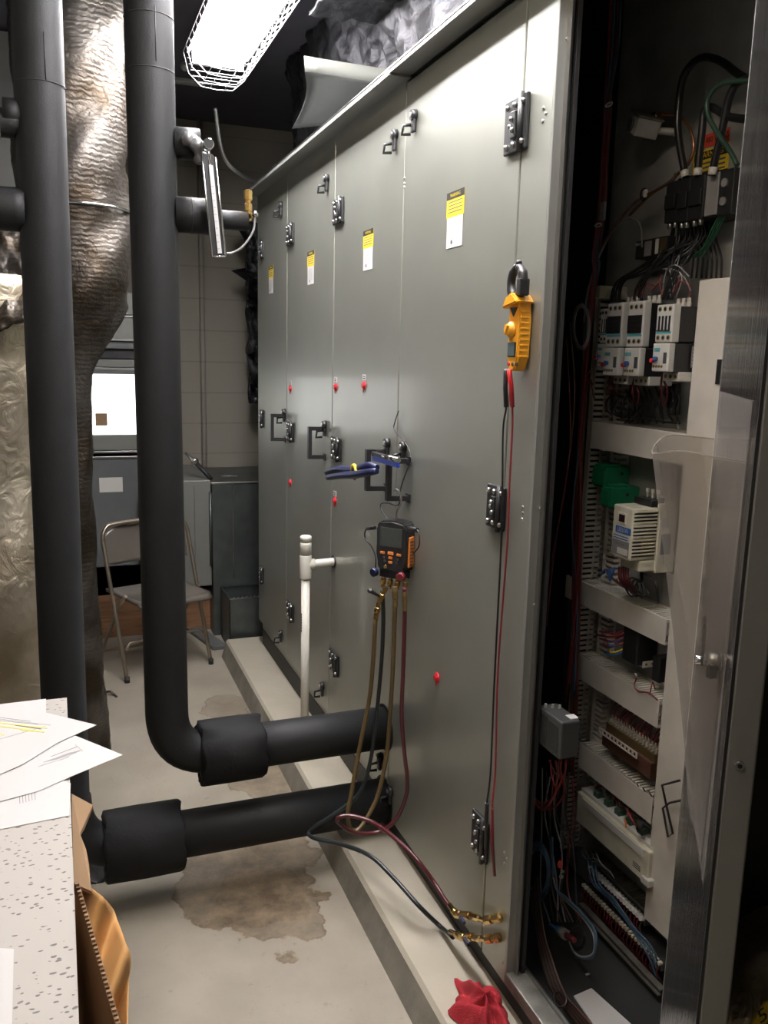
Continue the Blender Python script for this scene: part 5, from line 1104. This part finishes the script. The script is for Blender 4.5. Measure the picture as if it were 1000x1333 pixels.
# ------------------------------------------------------------------ manifold gauge set on door A/B
Xg = -.075
GC = len(bpy.data.objects); zt = PX(510, 681, Xg).z; zb = PX(510, 748, Xg).z; yc0 = PX(504, 700, Xg).y; y1, y0 = yc0 + .055, yc0 - .055
t = thing('manifold_gauge', 'black digital manifold gauge with orange buttons hanging on the cabinet doors', 'gauge', (-.04, (y0 + y1) / 2, zb)); H = zt - zb; w = y1 - y0; yc = (y0 + y1) / 2
m = MB(); q = [(y0 + .012, zt - .002), (yc, zt + .004), (y1 - .012, zt - .002), (y1, zt - .02), (y1 - .004, zb + H * .35), (y1 - .006, zb + .008), (y1 - .02, zb), (y0 + .02, zb), (y0 + .006, zb + .008), (y0 + .004, zb + H * .35), (y0, zt - .02)]
m.prism([(Xg, y, z) for y, z in q], (.06, 0, 0), 'black'); bmesh.ops.bevel(m.bm, geom=m.bm.edges[:], offset=.006, segments=3, affect='EDGES'); m.build('body', t)
m = MB(); m.box((Xg - .0015, y0 + w * .16, zt - H * .50), (Xg + .002, y1 - w * .14, zt - H * .12), 'lcd', .001); m.build('display', t)
m = MB()
for (u, v, a_, b_) in ((.24, .63, .14, .05), (.5, .62, .17, .06), (.76, .63, .14, .05), (.5, .71, .12, .05), (.5, .80, .12, .05)):
    yy = y1 - w * u; zz = zt - H * v; m.box((Xg - .004, yy - w * a_ / 2, zz - H * b_ / 2), (Xg + .001, yy + w * a_ / 2, zz + H * b_ / 2), 'orange', .0012)
m.build('orange_buttons', t); m = MB()
for (u, v) in ((.27, .72), (.73, .72), (.30, .79), (.70, .79)): yy = y1 - w * u; zz = zt - H * v; m.cyl((Xg - .003, yy, zz), (Xg, yy, zz), .004, 'greybox', 8)
m.cyl((Xg - .004, y1 - w * .35, zt - H * .90), (Xg, y1 - w * .35, zt - H * .90), .006, 'brass', 10); m.build('keys', t)
m = MB(); m.box((Xg + .012, y0 - .0025, zb + H * .12), (Xg + .040, y0 + .004, zb + H * .72), 'orange', .002)
for k in range(8): m.box((Xg + .016, y0 - .0032, zb + H * (.16 + .065 * k)), (Xg + .034, y0 - .002, zb + H * (.18 + .065 * k)), 'labelk')
m.build('side_grip', t)
m = MB(); m.box((Xg + .008, y0 + .01, zb - .022), (Xg + .045, y1 - .010, zb + .004), 'black', .004); m.build('valve_block', t)
for (c, u) in (('blue', .10), ('labelr', .90)):
    m = MB(); yy = y1 - w * u; s = 1 if u < .5 else -1
    m.rcyl((Xg - .005, yy, zb - .002), (Xg - .026, yy + s * .004, zb - .004), [(0, .006), (.3, .006), (.35, .014), (.9, .014), (1, .011)], 'navy' if c == 'blue' else 'dredw', 9); m.build('valve_knob', t)
m = MB()
for u in (.2, .42, .66, .9): yy = y1 - w * u; m.rcyl((Xg + .018, yy, zb - .015), (Xg + .012, yy, zb - .055), [(0, .006), (.3, .006), (.35, .009), (.7, .009), (.75, .006), (1, .006)], 'brass' if u != .9 else 'brassd', 8)
m.build('hose_ports', t)
PIV = V((Xg + .03, yc, 0)); RM = Matrix.Rotation(math.radians(38), 3, 'Z')
for ob in list(t.children):
    o_ = ob.location + V(t.location)
    for v in ob.data.vertices: v.co = PIV + RM @ (v.co + o_ - PIV) - o_
m = MB(); hz = PX(522, 645, -.055).z; hy = (PX(519, 620, -.06).y)
m.tube(cat([V((-.045, yc, zt)), V((-.047, yc - .004, zt + .03)), V((-.050, hy + .004, hz - .03)), V((-.055, hy - .012, hz + .002)), V((-.068, hy - .006, hz + .018)), V((-.072, hy + .008, hz + .010))], 6), .0025, 'steel', 8); m.build('hanging_hook', t)
m = MB(); q = [PX(*p) for p in ((488, 687, -.06), (478, 688, -.065), (475, 694, -.07), (476, 702, -.07), (484, 712, -.075), (489, 725, -.08), (489, 740, -.08))]
m.tube(cat(q), .0022, 'black', 8); m.cyl(q[0], q[1], .006, 'black', 10); q = [PX(*p) for p in ((532, 688, -.05), (543, 690, -.05), (546, 700, -.05), (545, 712, -.05), (538, 720, -.05))]; m.tube(cat(q), .0022, 'black', 8); m.cyl(q[0], q[1], .007, 'black', 10); m.build('probe_plugs', t)
cable([(506, 677, -.05), (497, 665, -.055), (496, 656, -.055), (505, 655, -.05), (517, 658, -.045), (521, 650, -.04), (522, 635, -.03), (530, 612, -.02), (536, 600, -.01), (530, 580, -.008), (514, 560, -.008), (514, 550, -.008), (519, 535, -.01)], .0018, 'black', 'thin black probe wire wandering up the door seam above the gauge', None, None, 'probe_wire', 6, 'wire')
# bar across handles
a = PX(486, 592, -.068); b = PX(519, 601, -.078); t = thing('pen_light', 'slim silver and blue bar resting across two black door handles', 'tool', (a + b) / 2); m = MB(); m.tube([a + V((0, 0, .004)), b + V((0, 0, .004))], .0075, 'chrome', 14); m.build('silver_barrel', t)
m = MB(); m.obox(a + V((-.004, 0, -.018)), b - a, (.008, 0, 0), (0, 0, .015), 'blueb', .002); m.build('blue_grip', t)
# pipe clamp probe
Xk2 = -.10; t = thing('pipe_clamp_probe', 'navy spring clamp with yellow jaw gripping the black door handle', 'clamp', PX(455, 620, Xk2)); 
for (pp, nm) in ((((425, 615, -.115), (440, 611, -.115), (460, 612, -.11), (480, 606, -.10), (491, 609, -.09)), 'rear_arm'), (((427, 622, -.125), (445, 619, -.125), (462, 618, -.12), (480, 615, -.11), (491, 613, -.095)), 'front_arm')):
    m = MB(); q = cat([PX(*p) for p in pp], 5); m.tube(q, [.009 + .004 * math.sin(math.pi * i / len(q)) for i in range(len(q))], 'navy', 10); m.build(nm, t)
m = MB(); q = PX(461, 614, -.118)
m.tube([q + V((0, .022 * math.cos(a2), .020 * math.sin(a2))) for a2 in [i * .4 for i in range(9)]], .006, 'yellow', 10); m.build('yellow_spring', t)
m = MB(); m.tube([q + V((.002, .020 * math.cos(a2), .024 * math.sin(a2) - .002)) for a2 in [3.2 + i * .4 for i in range(9)]], .0025, 'greyw', 8); m.build('grey_loop', t)
# ------------------------------------------------------------------ hoses
def hp_(x, y, q): return PX(x, y, q) if q < .5 else PY(x, y, q)
def hose(px, r, mt, label, name='hose', ends=True, grp='charging hoses'):
    t = thing(name, label, 'hose', hp_(*px[len(px) // 2]) , grp); m = MB(); P = cat([hp_(*p) for p in px], 8); m.tube(P, r, mt, 12); m.build('hose_tube', t)
    return t, P
t, P = hose([(489, 804, 2.26), (485, 870, 2.28), (480, 915, 2.3), (468, 975, 2.31), (458, 1030, 2.3), (453, 1060, 2.29), (456, 1078, 2.29), (465, 1081, 2.29), (477, 1066, 2.3), (492, 1035, 2.31), (503, 985, 2.31), (508, 930, 2.3), (512, 860, 2.27), (514, 800, 2.25), (515, 785, 2.25)], .0068, 'hoseY', 'yellow-brown hose drooping from the gauge in a long U loop')
m = MB(); m.rcyl(PY(489, 806, 2.26), PY(493, 785, 2.26), [(0, .0075), (.4, .0075), (.45, .010), (.7, .010), (.75, .007), (1, .007)], 'brass', 8); m.rcyl(PY(493, 785, 2.26), PY(503, 764, 2.26), [(0, .006), (.2, .009), (.5, .009), (.55, .007), (1, .009)], 'brass', 8)
m.build('brass_coupling', t); m = MB(); m.rcyl(PY(515, 790, 2.25), PY(514, 764, 2.25), [(0, .008), (.4, .008), (.45, .0105), (.8, .0105), (1, .007)], 'brassd', 8); m.build('brass_coupling', t)
m = MB(); a = PY(494, 776, 2.25); b = PY(482, 769, 2.24); m.tube([a, b], [.004, .006], 'black', 8); m.sphere(b, .009, 'black', (1, 1.4, .8)); m.build('valve_lever', t)
t, P = hose([(498, 768, 2.27), (499, 810, 2.29), (496, 870, 2.32), (488, 950, 2.34), (480, 1000, 2.35), (466, 1035, 2.35), (432, 1062, 2.36), (411, 1075, 2.38), (402, 1085, 2.38), (412, 1092, 2.34), (441, 1098, 2.27), (480, 1113, 2.15), (510, 1140, 2.06), (546, 1180, 1.96), (572, 1205, -.036), (590, 1220, -.035)], .0065, 'hoseK', 'dark hose looping left over the lower pipe and back to the bottom fitting')
m = MB(); 
def fitting(m, p):
    P = [PX(*q) for q in p]
    m.rcyl(P[0], P[1], [(0, .0075), (.5, .0075), (.55, .0095), (1, .0095)], 'brass', 10); m.rcyl(P[1], P[2], [(0, .011), (.3, .011), (.35, .008), (.6, .008), (.62, .011), (1, .011)], 'brass', 8)
    m.rcyl(P[2], P[3], [(0, .009), (.6, .009), (.65, .006), (1, .006)], 'brass', 6); m.rcyl(P[3], P[4], [(0, .011), (.35, .012), (.4, .008), (.55, .008), (.6, .012), (.9, .012), (1, .006)], 'brass', 8)
fitting(m, [(586, 1213, -.035), (601, 1220, -.035), (615, 1220, -.033), (633, 1223, -.028), (653, 1220, -.003)]); m.box(PX(607, 1226, -.05) - V((.004, .014, .004)), PX(607, 1226, -.05) + V((.004, .014, .006)), 'navy', .002); m.build('brass_coupling', t)
t, P = hose([(527, 765, 2.21), (527, 800, 2.21), (525, 870, 2.21), (523, 930, 2.22), (527, 985, 2.22), (530, 1010, 2.22), (529, 1035, 2.23), (516, 1066, 2.25), (493, 1083, 2.27), (462, 1084, 2.27), (443, 1073, 2.26), (440, 1065, 2.25), (456, 1062, 2.24), (484, 1070, 2.2), (512, 1089, 2.1), (542, 1118, 2.0), (566, 1150, -.05), (580, 1172, -.042), (592, 1188, -.038)], .0065, 'hoseR', 'dark red hose dropping from the gauge and circling to the upper bottom fitting')
m = MB(); fitting(m, [(585, 1178, -.040), (594, 1190, -.036), (612, 1192, -.034), (632, 1198, -.028), (654, 1194, -.003)]); m.box(PX(602, 1198, -.05) - V((.004, .014, .004)), PX(602, 1198, -.05) + V((.004, .014, .006)), 'navy', .002); m.build('brass_coupling', t); m = MB()
m.rcyl(PY(527, 795, 2.21), PY(527, 770, 2.21), [(0, .0075), (.4, .0075), (.5, .009), (1, .008)], 'brassd', 8); m.build('brass_coupling', t)
# ------------------------------------------------------------------ red cloth
m = MB(); c = PZ(625, 1318, CT)
def cl(u, v):
    a2 = u * 2 * math.pi; rr = .10 * v; fold = 1 + .18 * math.sin(5 * a2) * v + .08 * math.sin(11 * a2 + 2)
    z = CT + .004 + .055 * (1 - v ** 2.2) * (1 + .35 * math.sin(3 * a2 + v * 7)) + .010 * math.sin(9 * a2 + 9 * v) * (1 - v)
    return V((c.x - .005 + rr * .62 * fold * math.cos(a2), c.y - .03 + rr * 1.25 * fold * math.sin(a2), max(z, CT + .003)))
m.grid(cl, 64, 22, 'cloth')
lobe = PZ(640, 1300, CT + .045)
m.sphere(lobe, .034, 'cloth', (.7, 1.0, .75), 20, 14); tag(m.build('shop_cloth'), 'crumpled red cloth dropped on the pad edge at the bottom', 'cloth')
# ------------------------------------------------------------------ foreground tile, papers, box
TZ = .90; a = PZ(87, 908, TZ); b = PZ(105, 1333, TZ); xr_ = (a.x + b.x) / 2
m = MB(); m.prism([(-1.60, .70, TZ - .016), (-1.60, a.y, TZ - .016), (a.x, a.y, TZ - .016), (b.x, .70, TZ - .016)], (0, 0, .016), 'tile')
til = m.build('ceiling_tile'); tag(til, 'white speckled acoustic ceiling tile laid flat at the lower left', 'ceiling tile')
def sheet(px, z, label, lines, group=None, curl=0.):
    P = [PZ(x, y, z) for x, y in px]; m = MB(); m.prism(P, (0, 0, .0007), 'white')
    for (p0, p1, th, mt_) in lines:
        A_ = PZ(*p0, z + .0012); B_ = PZ(*p1, z + .0012); bar(m, A_, B_, th, .0003, mt_)
    return tag(m.build('paper_sheet'), label, 'paper', group)
zz = TZ + .001
sheet([(-60, 1000), (10, 990), (92, 1020), (90, 1062), (0, 1080), (-60, 1090)], zz, 'lowest printed sheet on the tile, under the others', [((25 + 4 * k, 1034 - k), (26 + 4 * k, 1046 - k), .0007, 'ink') for k in range(6)])
P2 = [(-60, 920), (0, 955), (98, 958), (160, 983), (100, 1008), (50, 1030), (-60, 1060)]
sheet(P2, zz + .002, 'printed sheet whose sharp corner juts furthest right over the floor', [((108 - 5 * k, 976 + k), (72 - 5 * k, 989 + k), .0006, 'inkl') for k in range(4)] + [((0, 1005), (28, 990), .006, 'inkl'), ((10, 1003), (24, 996), .008, 'ink'), ((66, 985), (100, 972), .0008, 'ink'), ((78, 990), (104, 977), .0008, 'inkl'), ((98, 969), (108, 978), .0008, 'inkl'), ((50, 998), (90, 985), .0008, 'inkl')])
P3 = [(-60, 930), (0, 917), (60, 910), (60, 928), (126, 944), (75, 967), (30, 995), (-60, 1035)]
L3 = [((0, 938 + 2.2 * k), (50 + 1.5 * k, 943 + 2.2 * k), .0007, 'ink') for k in range(1)] + [((0, 936), (66, 944), .0010, 'inkl'), ((0, 941), (62, 948), .004, 'hyel'), ((0, 945), (58, 953), .004, 'hyel'), ((28, 950), (52, 952), .005, 'hyel'), ((20, 944), (54, 949), .002, 'ink'), ((0, 962), (60, 945), .0008, 'inkl'), ((0, 955), (5, 957), .003, 'hyel'), ((0, 934), (40, 939), .0006, 'ink')]
sheet(P3, zz + .005, 'topmost printed sheet with yellow highlighter marks', L3)
sheet([(-60, 1230), (18, 1236), (14, 1400), (-60, 1400)], zz, 'blank white sheet at the bottom left corner of the tile', [])
# cardboard box under tile
bx0, bx1, by0, by1 = -1.5, PZ(150, 1333, .62).x, .75, 1.55
t = thing('cardboard_box', 'open brown cardboard box beneath the speckled tile', 'cardboard box', (-1.2, 1.1, 0)); m = MB(); th = .006
zbx = TZ - .018
ea = PZ(98, 1150, TZ - .06); eb = PZ(150, 1333, TZ - .20)
m.box((-1.5, .6, 0), (-1.5 + th, 1.75, zbx), 'card'); m.box((-1.5, 1.75 - th, 0), (-1.03, 1.75, zbx), 'card'); m.box((-1.5, .6, 0), (-1.0, .6 + th, zbx), 'card'); m.box((-1.5, .6, 0), (-1.0, 1.75, th), 'card')
m.box((-1.006, .6, 0), (-1.0, 1.75, zbx), 'card'); m.build('walls', t)
Z1 = TZ - .03
fl1 = [PZ(93, 1033, Z1), PZ(121, 1048, Z1 - .02), PZ(110, 1075, Z1 - .03), PZ(104, 1085, Z1 - .03), PZ(112, 1105, Z1 - .04), PZ(116, 1125, Z1 - .05), PZ(119, 1160, Z1 - .06), PZ(96, 1150, Z1 - .03)]
m = MB(); m.prism(fl1, (0, 0, -.006), 'card'); m.build('torn_flap', t)
e0 = PZ(97, 1150, Z1 - .02); e1 = PZ(150, 1333, Z1 - .14); e2 = PZ(170, 1400, Z1 - .18)
m = MB(); g0 = PZ(97, 1320, Z1 - .30); q = [e0, e1, e2, V((e2.x - .05, e2.y, .2)), V((e0.x - .01, e0.y, .2))]
m.prism(q, (.007, 0, 0), 'card'); 
for k in range(44):
    c = e0.lerp(e2, (k + .5) / 44); m.box(c + V((.0005, -.003, -.002)), c + V((.006, .003, .0035)), 'cardd' if k % 2 else 'card')
m.build('side_flap', t)
kp = [((97, 1143), (96, 1160)), ((118, 1155), (106, 1185)), ((135, 1168), (114, 1220)), ((148, 1185), (124, 1260)), ((160, 1215), (134, 1295)), ((170, 1245), (142, 1320)), ((168, 1280), (148, 1340)), ((166, 1360), (160, 1390))]
def kf(u, v):
    s = u * (len(kp) - 1); i = min(int(s), len(kp) - 2); f = s - i; A_ = kp[i]; B_ = kp[i + 1]
    p0 = (A_[0][0] * (1 - f) + B_[0][0] * f, A_[0][1] * (1 - f) + B_[0][1] * f); p1 = (A_[1][0] * (1 - f) + B_[1][0] * f, A_[1][1] * (1 - f) + B_[1][1] * f)
    return PZ(p0[0] * (1 - v) + p1[0] * v, p0[1] * (1 - v) + p1[1] * v, TZ - .08 - .12 * u - .02 * math.sin(u * 17) - .05 * v)
m = MB(); m.grid(kf, 36, 8, 'kraft', th=.0015); tag(m.build('kraft_paper'), 'crumpled brown packing paper spilling from the cardboard box', 'packing paper')
# small litter on floor
m = MB(); c = PZ(143, 905, 0); m.tube(cat([c + V((-.03, .03, .004)), c + V((0, .0, .02)), c + V((.02, -.01, .006)), c + V((.03, -.04, .004))], 4), .006, 'foil', 6); tag(m.build('foil_scrap'), 'small twisted scrap of foil on the floor beside the foil column', 'scrap')
m = MB(); c = PZ(135, 1135, 0); m.grid(lambda u, v: c + V((-.09 + .11 * u, -.06 + .14 * v, .012 + .012 * math.sin(u * 7 + v * 5))), 8, 8, 'foild', th=.002); tag(m.build('foil_scrap'), 'crumpled grey foil scrap on the floor under the lower pipe sleeve', 'scrap')
# bottom right: foil bag and yellow tag beyond the open door
ztb = PY(985, 1262, .80).z; xlb = PY(955, 1290, .84).x; nb = 30
path = [(xlb + .13, .845, CT + .002 + (ztb - CT) * k / nb) for k in range(nb + 1)]; m = foilduct(path, [.135 + .012 * math.sin(k * .8) for k in range(nb)] + [.11], 'foilw', 40, .55)
tag(m.build('foil_bag'), 'crinkled yellowish foil bundle standing beyond the open door, bottom right', 'foil bag')
q = [PY(x, y, .755) for x, y in ((972, 1345), (997, 1306), (1040, 1290), (1060, 1345), (1020, 1400), (985, 1390))]
m = MB(); m.prism(q, (0, .003, 0), 'labely'); ur = (q[2] - q[0]).normalized(); 
for (x, y, ch_) in ((993, 1322, '5'), (999, 1342, '5'), (1015, 1325, '8')): text(m, ch_, PY(x, y, .7545), ur, V((-ur.z, 0, ur.x)), .034, 'labelk')
tag(m.build('yellow_tag'), 'bright yellow tag with black lettering in the bottom right corner', 'tag')
# ------------------------------------------------------------------ light, camera
w = bpy.data.worlds.new('World'); bpy.context.scene.world = w; w.use_nodes = True; w.node_tree.nodes['Background'].inputs[0].default_value = (.5, .5, .5, 1); w.node_tree.nodes['Background'].inputs[1].default_value = .0
cd = bpy.data.cameras.new('camera'); co = bpy.data.objects.new('camera', cd); COL.objects.link(co); bpy.context.scene.camera = co
cd.sensor_fit = 'VERTICAL'; cd.sensor_height = 24; cd.lens = F / 1333 * 24; cd.clip_start = .01
# camera axes in world: right = row of camera x, up = -camera y, back = -z
Rw = Matrix((Xc, Yc, up))
right = Rw @ V((1, 0, 0)); upc = Rw @ V((0, -1, 0)); back = Rw @ V((0, 0, -1))
co.matrix_world = Matrix.Translation(CAM) @ Matrix((right, upc, back)).transposed().to_4x4()
sc = bpy.context.scene
sc.view_settings.view_transform = 'Standard'; sc.view_settings.look = 'None'; sc.view_settings.gamma = 1; sc.view_settings.use_curve_mapping = False
sc.view_settings.exposure = -0.3
